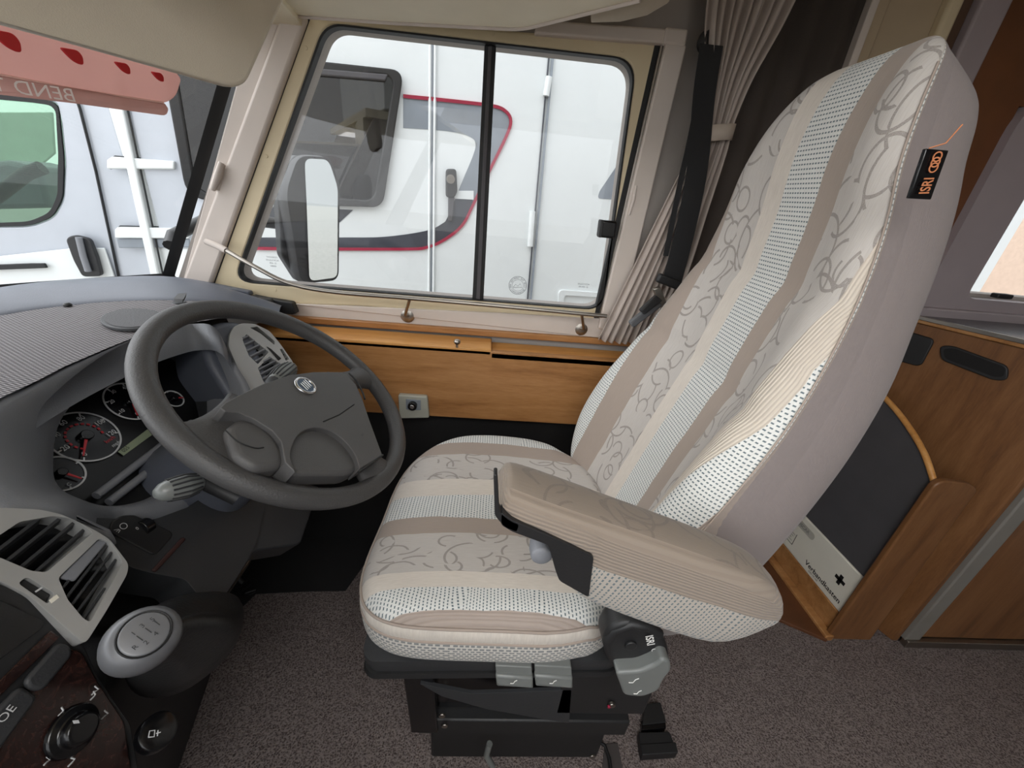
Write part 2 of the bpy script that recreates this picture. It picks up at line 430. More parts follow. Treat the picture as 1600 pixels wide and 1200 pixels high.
# sun visor
vb = [Zp(382, 143, 1.22), Zp(0, 32, 1.22), Zp(-160, -10, 1.22)]
tp = at(446, 0, vb[0], (1, -.12, 0)); s = (tp-vb[0]); s = s/s.z
vp = [vb[0], vb[1], vb[2], vb[2]+s*.26, vb[0]+s*.26]
v = slab('sun_visor', rnd(vp, [.03, 0, .03, .03, .03], 8), (-.016, .004, 0), 'visor', bevel=.006, seg=3)
tag(v, 'large beige fabric sun visor folded down at the top of the windscreen', 'visor')
# ledge along the wall
lg = thing('window_ledge', 'cherry wood ledge and box running under the side window', 'ledge', (0, 1.0, .5))
FY = .955
a0, a1 = W(424, 530, FY), W(962, 558, FY); zt = (a0.z+a1.z)/2
x0, x1 = -.62, .49
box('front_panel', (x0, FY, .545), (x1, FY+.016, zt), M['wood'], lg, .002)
box('underside', (x0, FY+.016, .545), (x1, WY, .555), 'wood_shaded', lg, .001)
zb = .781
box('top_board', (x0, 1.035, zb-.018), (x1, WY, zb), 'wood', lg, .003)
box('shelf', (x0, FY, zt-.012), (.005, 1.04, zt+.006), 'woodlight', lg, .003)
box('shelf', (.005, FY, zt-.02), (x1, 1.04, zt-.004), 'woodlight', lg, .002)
kp = at(714, 543, (0, 0, zt+.006), (0, 0, 1))
k = disc('flap_knob', kp, (0, 0, 1), .004, .01, 'steel', seg=16, prof=[(.003, 0), (.003, .008), (.007, .011), (.009, .016), (.007, .021), (.001, .023)])
tag(k, 'small round steel knob standing on the wooden ledge', 'knob')
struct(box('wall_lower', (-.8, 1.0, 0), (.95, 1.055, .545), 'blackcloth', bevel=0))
# grab rail
rl = thing('grab_rail', 'bent brushed steel rail with pink end sleeve running along the side window', 'rail', W(640, 470, .99))
rp = cat([W(322, 377, 1.005), W(347, 388, 1.0), W(395, 415, .985), W(450, 442, .98), W(520, 456, .98), (W(640, 466, .98)), W(800, 480, .98), W(948, 494, .98)], 6)
tube('rail_tube', rp[5:], .0052, 'steel', rl, 12)
tube('rail_sleeve', rp[:8], .0075, 'trim', rl, 12)
for a, b in (((640, 468), (637, 493)), ((909, 491), (908, 514))):
    f = disc('bracket', W(*b, 1.045), (0, -1, 0), .016, .012, 'steel', rl, prof=[(.019, 0), (.019, .004), (.012, .008), (.006, .009)])
    q = W(*b, 1.035); tube('stem', [q, q+V((0, -.03, .01)), W(*a, .98)], .004, 'steel', f, 10)
# heater control
hc = thing('heater_control', 'grey control box with a black round dial on the wooden side panel', 'control', W(648, 631, FY))
P = px([(624, 613), (669, 616), (672, 649), (626, 650)], (0, FY, 0), (0, 1, 0))
slab('housing', rnd(P, .006), (0, -.016, 0), 'boxgrey', hc, .004, seg=3)
c0 = W(646, 632, FY-.016)
slab('face', rnd([c0+V((dx, 0, dz)) for dx, dz in ((-.02, -.016), (.02, -.016), (.02, .016), (-.02, .016))], .002), (0, -.002, 0), M['exgrey'], hc, .001)
d = disc('dial', c0+V((-.001, -.002, 0)), (0, -1, 0), .012, .012, 'blackgloss', hc)
disc('dial_cap', c0+V((-.001, -.014, 0)), (0, -1, 0), .006, .002, 'chrome', d)
# ------------------------------------------------------------------ wall to the right of the window
bf = thing('blackout_blind', 'dark brown blackout fabric panel standing behind the tied curtain', 'blind', (.64, 1.03, .6))
bx0, bx1 = W(1215, 0, 1.02), W(1352, 0, 1.02)
n = 14; rows = []
for i in range(n*4+1):
    t = i/(n*4); x = .50+(.715-.50)*t; y = 1.025+.006*math.sin(t*n*1.5)
    rows.append([V((x, y, .3)), V((x, y, 1.62))])
loft('blind_fabric', rows, plain('dark_taupe_fabric', '#4a423d', .9, grain=.3), bf, closed=False, caps=False, smooth=180, solid=.004)
slab('edge_strip', [(.712, 1.01, .3), (.728, 1.01, .3), (.728, 1.01, 1.62), (.712, 1.01, 1.62)], (0, .03, 0), 'trim', bf, .002)
struct(box('trim_18', (.728, 1.03, .0), (.765, 1.06, 1.62), 'creamfab', bevel=.004))
struct(box('trim_19', (.765, 1.045, .0), (.885, 1.06, 1.62), 'creamfab', bevel=.002))
struct(box('trim_20', (.885, 1.025, .0), (.915, 1.06, 1.62), 'cream', bevel=.008, seg=3))
struct(box('trim_21', (.915, 1.04, .0), (.945, 1.06, 1.62), plain('dark_gap', '#5b4334', .6), bevel=.002))
struct(box('trim_22', (.945, 1.02, .0), (1.01, 1.06, 1.62), 'lilac', bevel=.006, seg=3))
struct(box('trim_23', (1.01, 1.04, .9), (2.6, 1.06, 1.62), 'wood_shaded', bevel=.002)) and None
o = bpy.data.objects['trim_23']; bpy.data.objects.remove(o)
struct(slab('trim_23', [(1.01, 1.04, .93), (1.16, 1.04, .93), (1.16, 1.04, 1.40), (2.6, 1.04, 1.40), (2.6, 1.04, 1.62), (1.01, 1.04, 1.62)], (0, .02, 0), plain('shaded_cherry', '#6e4326', .5, mottle=.12), bevel=0))  # cherry panel with its shade put into a darker colour
# rear side window surround
fo = rnd([(1.155, 1.02, .94), (2.3, 1.02, .94), (2.3, 1.02, 1.43), (1.155, 1.02, 1.43)], [.01, .01, .05, .09], 8)
fi = rnd([(1.275, 1.02, .975), (2.15, 1.02, .975), (2.15, 1.02, 1.36), (1.275, 1.02, 1.36)], .03, 6)
w3 = thing('window_3', None, None, (1.7, 1.03, .93)); w3['kind'] = 'structure'
slab('surround', fo, (0, .05, 0), 'lilac', w3, .012, holes=[fi], seg=4)
slab('pane', [p+V((0, .06, 0)) for p in fi], (0, .004, 0), 'glass', w3, 0)
slab('sash', [p+V((0, .045, 0)) for p in fi], (0, .012, 0), 'rubber', w3, .001, holes=[[p+V((0, .045, 0)) for p in inset(fi, .012)]])
obox('latch', (1.345, 1.0, .992), (.022, 0, 0), (0, .01, 0), (0, 0, .006), 'black', w3, .003)
box('sill_strip', (1.12, 1.0, .915), (2.3, 1.04, .945), 'lilac', w3, .004)
struct(box('wall_rear', (2.2, -1.0, 0), (2.24, 1.06, 1.62), 'greige', bevel=0))
struct(slab('wall_left', [V(p) for p in ((-.95, -1.0, 0), (-.95, -1.0, .6), (-.83, -1.0, .83), (-.38, -1.0, 1.62), (2.2, -1.0, 1.62), (2.2, -1.0, 0))], (0, .03, 0), 'greige', bevel=0, holes=[[V(p) for p in ((-.70, -1.0, .84), (-.36, -1.0, 1.52), (.75, -1.0, 1.52), (.75, -1.0, .84))]]))
# ================================================================== outside
gr = mk('ground', [(-30, -30, -.65), (30, -30, -.65), (30, 30, -.65), (-30, 30, -.65)], [(0, 1, 2, 3)], 'gravel', None, None); struct(gr)
bd = slab('rendered_building', [(-3, 9, -.65), (14, 7, -.65), (14, 7, 3.2), (-3, 9, 3.2)], (.5, 4, 0), 'stucco', bevel=0)
tag(bd, 'pale pink rendered building wall seen through the rear side window', 'building')
DN = V((-.242, .97, 0)).normalized(); DU = V((.97, .242, 0)).normalized(); DP = V((0, 2.8, 0))
def D(x, y, off=0.0): return at(x, y, DP-DN*off, DN)
def DL(pts, off=0.0): return [D(x, y, off) for x, y in pts]
mh = thing('parked_motorhome', 'white motorhome with dark window and crimson-edged grey swoosh parked alongside', 'motorhome', (-.3, 3.0, -.65))
edge = D(1578, 380).x
def DX(s, z, off=0.0): return DP+DU*s+V((0, 0, z))-DN*off
sE = (edge)/DU.x; s0 = D(245, 430).x/DU.x
slab('body', [DX(s0, -.3), DX(sE, -.3), DX(sE, 2.6), DX(s0, 2.6)], DN*2.0, 'whitevan', mh, .02)
cabh = DL([(-90, 150), (-60, 140), (40, 150), (84, 158), (94, 250), (92, 310), (76, 340), (40, 354), (-90, 356)])
cab = [DX(-4.6, -.25), DX(s0, -.25), DX(s0, 2.0), DX(-3.3, 2.0), DX(-3.9, 1.1), DX(-4.6, .7)]
slab('cab_body', [p+DN*.03 for p in cab], DN*.06, 'silvervan', mh, .01, holes=[[p+DN*.03 for p in rnd(cabh, .04)]])
wf = slab('cab_window', [p+DN*.05 for p in rnd(cabh, .04)], DN*.005, 'greenglass', mh, 0)
slab('window_seal', [p+DN*.025 for p in rnd(cabh, .04)], DN*.012, 'rubber', wf, .001, holes=[[p+DN*.025 for p in inset(rnd(cabh, .04), .022)]])
tube('seat_belt_pillar', [D(-10, 310, -.5), D(40, 272, -.5), D(66, 262, -.5)], .035, 'darkgrey', mh, 10)
slab('cab_dashboard', DL([(-120, 262), (10, 250), (62, 262), (80, 325), (-120, 330)], -.9), DN*.4, 'dashgrey', mh, .03)
slab('far_window', DL([(-160, 175), (82, 175), (86, 240), (60, 262), (-160, 250)], -1.9), DN*.02, plain('pale_green', '#b9cdb8', .4), mh, .01)
slab('lower_door_panel', DL([(-200, 430), (0, 400), (110, 388), (165, 387), (185, 445), (-200, 500)], -.022), -DN*.012, 'whitevan', mh, .004)
tube('door_seam', DL([(110, 130), (125, 170), (150, 268), (172, 370), (187, 440)], -.02), .006, 'rubber', mh, 6)
slab('door_moulding', [p for p in DL([(-80, 416), (50, 411), (72, 411), (76, 418), (-80, 424)], .0)], -DN*.015, 'rubber', mh, .003)
hd = slab('door_handle', rnd(DL([(108, 372), (120, 366), (145, 372), (156, 400), (164, 430), (134, 431), (120, 405)], .0), .02), -DN*.03, 'black', mh, .006, seg=3)
tube('handle_bar', DL([(123, 371), (130, 400), (138, 424)], .045), .014, 'dashgrey', hd, 8)
for a in (((172, 250), (180, 245), (276, 252), (276, 265), (172, 264)), ((184, 358), (188, 354), (298, 356), (298, 372), (184, 371))):
    r_ = slab('side_moulding', DL(a, .002), -DN*.03, 'whitevan', mh, .006)
    tube('moulding_gap', DL([a[4], a[0], a[1], a[2]], .0), .006, 'rubber', r_, 6)
slab('lower_trim', DL([(184, 372), (298, 373), (298, 386), (188, 387)], .0), -DN*.015, 'exgrey', mh, .004)
slab('corner_strip', DL([(175, 130), (190, 130), (257, 445), (244, 445)], .0), -DN*.04, 'whitevan', mh, .006)
tube('corner_gap', DL([(191, 130), (258, 445)], .02), .004, 'rubber', mh, 6)
# cab silver shown ahead of the body
slab('rear_quarter', DL([(190, 130), (330, 130), (330, 388), (258, 388)], .002), -DN*.008, 'silvervan', mh, .002)
# habitation window
wo = rnd(DL([(256, 90), (500, 98), (631, 112), (598, 324), (440, 318), (296, 311)]), [.03, 0, .07, .07, 0, .1], 6)
hw = slab('habitation_window', [p-DN*.012 for p in wo], -DN*.025, 'rubber', mh, .008, holes=[[p-DN*.012 for p in inset(wo, .055)]], seg=3)
slab('window_pane', [p-DN*.02 for p in inset(wo, .05)], -DN*.004, 'acrylic', hw, 0)
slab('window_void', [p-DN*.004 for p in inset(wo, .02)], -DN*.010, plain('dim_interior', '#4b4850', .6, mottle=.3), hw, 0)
slab('cassette', DL([(440, 104), (606, 118), (602, 128), (440, 114)], .02), -DN*.03, 'darkgrey', hw, .006)
# swoosh
outer = [(392, 388), (530, 389), (640, 389), (668, 386), (695, 374), (722, 352), (740, 318), (766, 264), (790, 215), (798, 190), (790, 174), (768, 165), (700, 157), (630, 150)]
inner = [(630, 200), (700, 205), (735, 214), (743, 226), (738, 246), (722, 284), (700, 338), (690, 350), (664, 361), (600, 370), (530, 371), (392, 371)]
oi = cat([(x, y, 0) for x, y in outer], 4); ii = cat([(x, y, 0) for x, y in inner], 4)
split = [p for p in oi if p.y < 320]; splb = [p for p in oi if p.y >= 318]
up_in = [p for p in ii if p.y < 300]; lo_in = [p for p in ii if p.y >= 298]
slab('upper_swoosh', DL([(p.x, p.y) for p in split+up_in], .001), -DN*.001, 'exgrey', mh, 0)
slab('lower_swoosh', DL([(p.x, p.y) for p in splb]+[(738, 312), (716, 300)]+[(p.x, p.y) for p in lo_in], .001), -DN*.0015, 'exdark', mh, 0)
slab('swoosh_gap', DL([(706, 298), (740, 298), (740, 312), (706, 310)], .003), -DN*.002, 'whitevan', mh, 0)
tube('swoosh_line', DL([(p.x, p.y) for p in oi], .003), .012, 'exred', mh, 4)
slab('rear_swoosh', rnd(DL([(1000, 205), (1000, 315), (934, 310), (936, 300)], .001), .02), -DN*.0015, 'exgrey', mh, 0)
slab('front_swoosh', DL([(412, 320), (422, 320), (405, 352), (399, 352)], .001), -DN*.0015, 'exred', mh, 0)
slab('front_swoosh', DL([(428, 322), (552, 328), (530, 348), (405, 352)], .001), -DN*.0015, 'exdark', mh, 0)
# door of the other vehicle: rails, hinge line, lock
for a, b in (((672, 60), (670, 462)), ((680, 60), (677, 462))):
    tube('panel_rail', DL([a, b], .006), .009, 'whitevan', mh, 6)
tube('panel_groove', DL([(676, 60), (673.5, 462)], .004), .006, M['exgrey'], mh, 4)
tube('door_hinge_line', DL([(858, 85), (824, 470)], .004), .006, M['exdark'], mh, 4)
tube('door_edge', DL([(864, 85), (829, 470)], .008), .010, M['exgrey'], mh, 4)
for q in ((858, 120, 853, 150), (832, 330, 828, 385)):
    tube('hinge', DL([q[:2], q[2:]], .02), .02, 'whitevan', mh, 8)
lk = slab('door_lock', rnd(DL([(696, 264), (712, 264), (714, 300), (708, 310), (696, 308)], .002), .02), -DN*.03, 'black', mh, .008)
disc('lock_cylinder', D(704, 280, .032), -DN, .025, .01, 'steel', lk)
slab('lock_stem', DL([(700, 308), (710, 308), (706, 345), (700, 345)], .002), -DN*.02, 'darkgrey', mh, .005)
h_ = slab('service_hatch', rnd(DL([(872, 452), (955, 458), (955, 520), (868, 520)], .0), .04), -DN*.02, 'whitevan', mh, .006, holes=[rnd(DL([(880, 460), (955, 465), (955, 514), (876, 514)], .0), .03)])
# window stickers on our own glass
def sticker(cx, cy, size, lines, label, yy=1.078):
    c = W(cx, cy, yy); t = thing('glass_marking', label, 'marking', c)
    for i, s_ in enumerate(lines):
        text('lettering', s_, c+V((0, 0, -i*size*1.25)), (1, 0, 0), (0, 0, 1), size, M['exdark'], t, mirror=True)
sticker(425, 402, .006, ['VORSICHT', 'ACRYLGLAS', 'E1 43R', '00084'], 'small grey printed marking low in the front corner of the side window')
sticker(912, 444, .006, ['ACRYLGLAS', 'E1 43R-00'], 'small grey printed marking low in the rear corner of the side window')
sk = thing('round_sticker', 'round transparent club sticker printed with dark lettering on the sliding pane', 'sticker', W(809, 446, 1.075))
sc_ = W(809, 446, 1.075)
ring('sticker_edge', sc_, (0, -1, 0), .024, .001, .0004, M['exdark'], sk)
ring('sticker_edge', sc_, (0, -1, 0), .0155, .0007, .0004, M['exdark'], sk)
for i, ch in enumerate('CAMPING AND CARAVANNING CLUB THE '):
    a = math.pi/2+i*2*math.pi/33
    if ch != ' ':
        text('letter', ch, sc_+V((math.cos(a)*.0198, -.001, math.sin(a)*.0198)), (math.sin(a), 0, -math.cos(a)), (math.cos(a), 0, math.sin(a)), .0062, M['exdark'], sk, mirror=True)
tube('emblem_line', [sc_+V((dx, -.001, dz)) for dx, dz in ((-.012, -.005), (-.006, .003), (0, -.002), (.006, .005), (.012, -.004), (-.012, -.006))], .0006, M['exdark'], sk, 4)
# our own wing mirror
mi = thing('wing_mirror', 'tall black wing mirror outside the side window', 'mirror', W(480, 420, 1.25))
MP0, MPN = V((-.52, 1.24, 1.0)), V((.86, -.51, .0))
mp = rnd([at(*q, MP0, MPN) for q in ((466, 243), (516, 246), (531, 290), (529, 438), (470, 443), (447, 300))], .03, 6)
body = []
fc = [V((p.x, p.y, p.z)) for p in mp]; c = sum(fc, V((0, 0, 0)))/len(fc)
for t, s_ in ((0, 1.0), (.02, 1.02), (.06, .95), (.09, .7), (.10, .3)):
    body.append([c+(p-c)*s_+V((-.86, .51, 0))*(t*.8) for p in fc])
hs = loft('housing', body, 'dashdark', mi, smooth=60)
mg = inset(rnd([at(*q, MP0, MPN) for q in ((474, 246), (512, 248), (527, 292), (526, 434), (482, 440), (476, 300))], .02, 5), .002)
slab('mirror_glass', [p+MPN*.004 for p in mg], -MPN*.002, 'mirror', mi, 0)
slab('inner_shroud', rnd([at(*q, MP0, V((.5, -.86, 0))) for q in ((462, 242), (474, 244), (476, 300), (483, 442), (466, 441), (440, 400), (434, 300), (444, 262))], .01), (-.03, .03, 0), 'dashdark', mi, .01, seg=3)
tube('mirror_arm', [W(440, 350, 1.27), V((-.78, 1.2, 1.0)), V((-.84, 1.11, .95)), V((-.83, 1.08, .93))], .016, 'black', mi, 10)
# ================================================================== the driver's seat
def fabric(name, stripes, base_rough=.95, dark=1.0):
    """woven upholstery: UV in metres, stripes across u = [(u from, kind)...]
    kinds: dot white weave with dark dashes, taupe, curl (grey with looped line), cream, rib (cream corduroy), grey, trib (taupe corduroy), dnse"""
    n = NT(name); t = n.n('ShaderNodeTexCoord'); s = n.n('ShaderNodeSeparateXYZ'); n.l(t.outputs['UV'], s.inputs[0])
    u, v = s.outputs[0], s.outputs[1]
    lo, hi = -1.0, 1.0
    f = n.math('MULTIPLY_ADD', n.math('ADD', u, n.math('MULTIPLY', n.math('SUBTRACT', n.noise(t.outputs['UV'], 12, 2), .5), .006)), .5, .5)
    C = {'dot': '#dadbd8', 'taupe': '#a3968c', 'curl': '#bfbab5', 'cream': '#d6cec4', 'rib': '#d2c8bb', 'grey': '#a9a4a4', 'trib': '#aa9d94', 'dnse': '#cfcbc4', 'back': '#827978', 'armc': '#83786d', 'armt': '#8e8276', 'armd': '#aca59c'}
    def mask(kinds):
        return n.ramp(f, [((a+1)/2 if i else 0, 1.0 if k in kinds else 0.0) for i, (a, k) in enumerate(stripes)], 'CONSTANT')
    col = n.ramp(f, [((a+1)/2 if i else 0, srgb(C[k])) for i, (a, k) in enumerate(stripes)], 'CONSTANT')
    # thread variation running along v
    cb = n.n('ShaderNodeCombineXYZ'); n.l(n.math('MULTIPLY', u, 600), cb.inputs[0]); n.l(n.math('MULTIPLY', v, 45), cb.inputs[1])
    th = n.noise(cb.outputs[0], 1, 3, .6)
    col = n.mix(n.math('MULTIPLY', n.math('SUBTRACT', th, .3), .5), col, srgb('#8f847b'))
    hgt = n.math('MULTIPLY', th, .4)
    # dashes
    def dashes(pu, pv, wu, wv):
        fv = n.math('DIVIDE', v, pv); row = n.math('FLOOR', fv)
        fu = n.math('ADD', n.math('DIVIDE', u, pu), n.math('MULTIPLY', row, .5))
        a = n.math('ABSOLUTE', n.math('SUBTRACT', n.math('FRACT', fu), .5)); b = n.math('ABSOLUTE', n.math('SUBTRACT', n.math('FRACT', fv), .5))
        return n.math('MULTIPLY', n.math('LESS_THAN', a, wu), n.math('LESS_THAN', b, wv))
    ks = {k for _, k in stripes}
    if ks & {'dot', 'dnse', 'armd'}:
        dm = n.math('MULTIPLY', dashes(.0052, .0058, .30, .17), mask({'dot', 'armd'}))
        col = n.mix(n.math('MULTIPLY', dm, .95), col, srgb('#5c6a70')); hgt = n.math('SUBTRACT', hgt, n.math('MULTIPLY', dm, .8))
    if 'dnse' in ks:
        dm = n.math('MULTIPLY', dashes(.0050, .0058, .34, .30), mask({'dnse'}))
        col = n.mix(n.math('MULTIPLY', dm, .8), col, srgb('#6a7074')); hgt = n.math('SUBTRACT', hgt, n.math('MULTIPLY', dm, .8))
    if ks & {'curl', 'armc'}:
        tot = None
        for sc, r0, off, wd in ((12.5, .32, 0.0, .022), (13.0, .20, 0.33, .022), (10.0, .40, .71, .018), (11.5, .27, 1.3, .020)):
            vo = n.n('ShaderNodeTexVoronoi'); vo.voronoi_dimensions = '2D'; vo.inputs['Scale'].default_value = sc; vo.inputs['Randomness'].default_value = .85
            mp = n.n('ShaderNodeMapping'); mp.inputs['Location'].default_value = (off*.1, off*.17, 0); mp.inputs['Scale'].default_value = (1.25, .85, 1); mp.inputs['Rotation'].default_value = (0, 0, .5)
            n.l(t.outputs['UV'], mp.inputs[0]); n.l(mp.outputs[0], vo.inputs['Vector'])
            rg = n.math('LESS_THAN', n.math('ABSOLUTE', n.math('SUBTRACT', vo.outputs['Distance'], r0)), wd)
            nz = n.n('ShaderNodeTexNoise'); n.l(mp.outputs[0], nz.inputs['Vector']); nz.inputs['Scale'].default_value = 13+off*9; nz.inputs['Detail'].default_value = 0
            rg = n.math('MULTIPLY', rg, n.math('GREATER_THAN', nz.outputs[0], .48))
            tot = rg if tot is None else n.math('MAXIMUM', tot, rg)
        fr = n.noise(t.outputs['UV'], 900, 1)
        cm = n.math('MULTIPLY', n.math('MULTIPLY', tot, mask({'curl', 'armc'})), n.math('ADD', .35, n.math('MULTIPLY', fr, .9)))
        col = n.mix(n.math('MULTIPLY', cm, .62), col, srgb('#6d635d')); hgt = n.math('SUBTRACT', hgt, cm)
    if ks & {'rib', 'trib', 'armt'}:
        rb = n.math('SINE', n.math('MULTIPLY', u, 2*math.pi/.0042))
        rm = n.math('MULTIPLY', rb, mask({'rib', 'trib', 'armt'})); hgt = n.math('ADD', hgt, n.math('MULTIPLY', rm, .5))
        col = n.mix(n.math('MULTIPLY', n.math('LESS_THAN', rm, -.55), .28), col, srgb('#7e7066'))
    big = n.noise(n.coord('Object'), 16, 2)
    hgt = n.math('ADD', hgt, n.math('MULTIPLY', big, 1.6))
    n.set(col, base_rough, 0, .15); n.bump(hgt, .55, .0016)
    n.b.inputs['Sheen Weight'].default_value = .15
    return n.m
seat = thing('driver_seat', 'high-backed cream and taupe striped fabric driver seat on a black suspension base', 'seat', (.10, .585, 0))
CY = .59
# ---- backrest: rows of v -> (front centre x, z, half width, bolster depth, thickness, centre y)
prof = [  # x     z     hw   bol   thk   cy
    (.262, .500, .205, .030, .10, .595),
    (.270, .550, .232, .060, .095, .600),
    (.296, .640, .245, .080, .100, .602),
    (.324, .740, .245, .074, .105, .602),
    (.352, .830, .236, .056, .108, .602),
    (.372, .905, .224, .040, .110, .601),
    (.390, .985, .206, .026, .110, .600),
    (.406, 1.06, .186, .016, .102, .602),
    (.410, 1.125, .170, .012, .098, .602),
    (.407, 1.185, .153, .010, .095, .600),
    (.410, 1.235, .136, .008, .092, .594),
    (.418, 1.270, .119, .006, .086, .588),
    (.430, 1.296, .100, .003, .074, .585),
    (.445, 1.311, .076, .000, .054, .583),
]
pf = cat(prof_ := [tuple(p) for p in prof], 4) if False else None
def cr(a, b, c, d, t): return .5*((2*b)+(c-a)*t+(2*a-5*b+4*c-d)*t*t+(3*b-a-3*c+d)*t**3)
rowsP = []
for i in range(len(prof)-1):
    P4 = [prof[max(i-1, 0)], prof[i], prof[i+1], prof[min(i+2, len(prof)-1)]]
    for k in range(4): rowsP.append([cr(*(q[j] for q in P4), k/4) for j in range(6)])
rowsP.append(list(prof[-1]))
# section: (lateral fraction, bolster factor, depth fraction of thickness behind the front)
sec = [(0, 0, 0), (.16, 0, 0), (.32, .02, 0), (.46, .12, 0), (.58, .42, 0), (.68, .80, 0), (.78, 1.0, 0), (.88, .92, .02), (.96, .60, .10), (1.0, .2, .25),
       (1.005, 0, .45), (.99, 0, .66), (.95, 0, .84), (.86, 0, .96), (.70, 0, 1.0), (.40, 0, 1.02), (0, 0, 1.03)]
full = sec + [(-a, b, c) for a, b, c in reversed(sec[1:-1])]
rings = []; vv = 0; UVm = []; prev = None
for r in rowsP:
    x, z, hw, bol, th, cy = r
    k = rowsP.index(r); a_, b_ = rowsP[max(k-1, 0)], rowsP[min(k+1, len(rowsP)-1)]
    tx, tz = b_[0]-a_[0], b_[1]-a_[1]; L = math.hypot(tx, tz); nx, nz = -tz/L, tx/L       # forward normal
    if prev: vv += math.hypot(x-prev[0], z-prev[1])
    prev = r
    # horizontal quilting seams pull the foam in
    dip = sum(-.007*math.exp(-((z-s)/.012)**2) for s in (.885, 1.045))
    ring_ = []
    for a, b, c in full:
        q = V((x+nx*(bol*b - th*c + (dip if c < .05 else 0)), cy+a*hw, z+nz*(bol*b - th*c + (dip if c < .05 else 0))))
        ring_.append(q)
    us = [0]
    for i in range(1, len(full)): us.append(us[-1]+(ring_[i]-ring_[i-1]).length)
    half = us[len(sec)-1]
    # u = 0 on the centre line, negative towards the camera side
    uu = [(us[i] if i < len(sec) else -(us[-1]+(ring_[0]-ring_[-1]).length-us[i])) for i in range(len(full))]
    fit = .55+5.5*max(0, min(1, (z-.74)/.34))**1.3        # the side panels narrow upwards
    sh_ = cy-.580
    us_ = uu[len(full)-8]+sh_; kf = 1+4*max(0, min(1, (z-.70)/.30))
    wz = max(0, min(1, (z-.80)/.16))
    def uf(q):
        q = q+sh_
        if us_ < -.196 and us_-.001 < q < -.15: q += wz*(-.15+(q+.15)*(.044/(-.15-us_))-q)
        return q if q > us_-.001 else -.262-.64*max(0, min(1, (z-.72)/.16))+(q-us_)*kf
    rings.append(ring_); UVm.append([(uf(q), vv) for q in uu])
n = len(full)
def split_part(name, idx, mat, **k):
    """the strip of the section with these consecutive indices as its own mesh"""
    vs, uv, fs = [], [], []
    for ri, r in enumerate(rings):
        for j in idx: vs.append(r[j % n]); uv.append(UVm[ri][j % n])
    w_ = len(idx)
    for i in range(len(rings)-1):
        for j in range(w_-1):
            a = i*w_+j; fs.append((a, a+1, a+1+w_, a+w_))
    for ri in range(1):
        pass
    return mk(name, vs, fs, mat, seat, 180, uvs=uv, **k)
back_str = [(-1, 'back'), (-.315, 'trib'), (-.255, 'dot'), (-.195, 'rib'), (-.150, 'curl'), (-.078, 'taupe'), (-.036, 'dot'), (.036, 'cream'), (.078, 'curl'), (.150, 'taupe'), (.205, 'dot'), (.40, 'back')]
FB = fabric('backrest_stripes', back_str)
allv = []; fs = []; uv = []
for ri, r in enumerate(rings):
    for j in range(n+1):
        allv.append(r[j % n])
# order so the seam sits behind: start at the middle of the back
S = len(sec)-1
vs, uv, fs = [], [], []
for ri, r in enumerate(rings):
    for j in range(n+1):
        q = (S+j) % n; vs.append(r[q])
        uq, v_ = UVm[ri][q]
        if j == 0: uq = UVm[ri][(S+1) % n][0]-.04
        if j == n: uq = abs(UVm[ri][S][0])
        uv.append((uq, v_))
for i in range(len(rings)-1):
    for j in range(n):
        a = i*(n+1)+j; fs.append((a, a+1, a+n+2, a+n+1))
top = (len(rings)-1)*(n+1)
fs.append(tuple(range(top, top+n)))
fs.append(tuple(reversed(range(0, n))))
back = mk('backrest', vs, fs, FB, seat, 180, uvs=uv, sub=1)
# seam pipings along the bolsters
def seamline(j0, i0, i1, off=.001):
    out = []
    for i in range(i0, i1):
        r = rings[i]; q = r[j0 % n]; c = sum(r, V((0, 0, 0)))/n; out.append(q+(q-c).normalized()*off)
    return out
FPip = fabric('piping_cloth', [(-1, 'taupe'), (.9, 'taupe')])
for j0 in (-8, 8):
    tube('backrest_piping', seamline(j0, 0, 46, .0), .0012, FPip, back, 8)
lb = thing('x', 'x', 'x'); bpy.data.objects.remove(lb)
# woven maker's label on the near side
lc = V((.365, .374, 1.165)); ld = V((0, 0, 0))
LP = [at(x, y, (.37, .383, 1.16), (.12, -1, .05)) for x, y in ((1448, 232), (1483, 235), (1455, 312), (1421, 310))]
lbl = slab('label', LP, (0, .004, 0), M['blackgloss'], seat, .0008); tag(lbl, 'small black woven label with copper ISRI lettering')
lu = (LP[1]-LP[0]).normalized(); lr = (LP[0]-LP[3]).normalized(); cc_ = sum(LP, V((0, 0, 0)))/4
nn = lr.cross(-lu)
text('lettering', 'ISRI', cc_-lr*.0088-V((0, .0012, 0)), lr, -lu, .0150, M['orange'], lbl, bold=.02, sx_=.58)
for k in range(3):
    ring('emblem_ring', cc_+lr*(.0055+.0042*k)-V((0, .0016, 0)), (0, -1, 0), .0036, .0011, .0004, M['orange'], lbl, 20)
tube('loose_thread', [LP[0]+V((0, -.002, 0)), LP[0]+lu*.01+V((0, -.006, .004)), LP[0]+lu*.014+V((.003, -.006, .018))], .0006, M['orange'], lbl, 5)
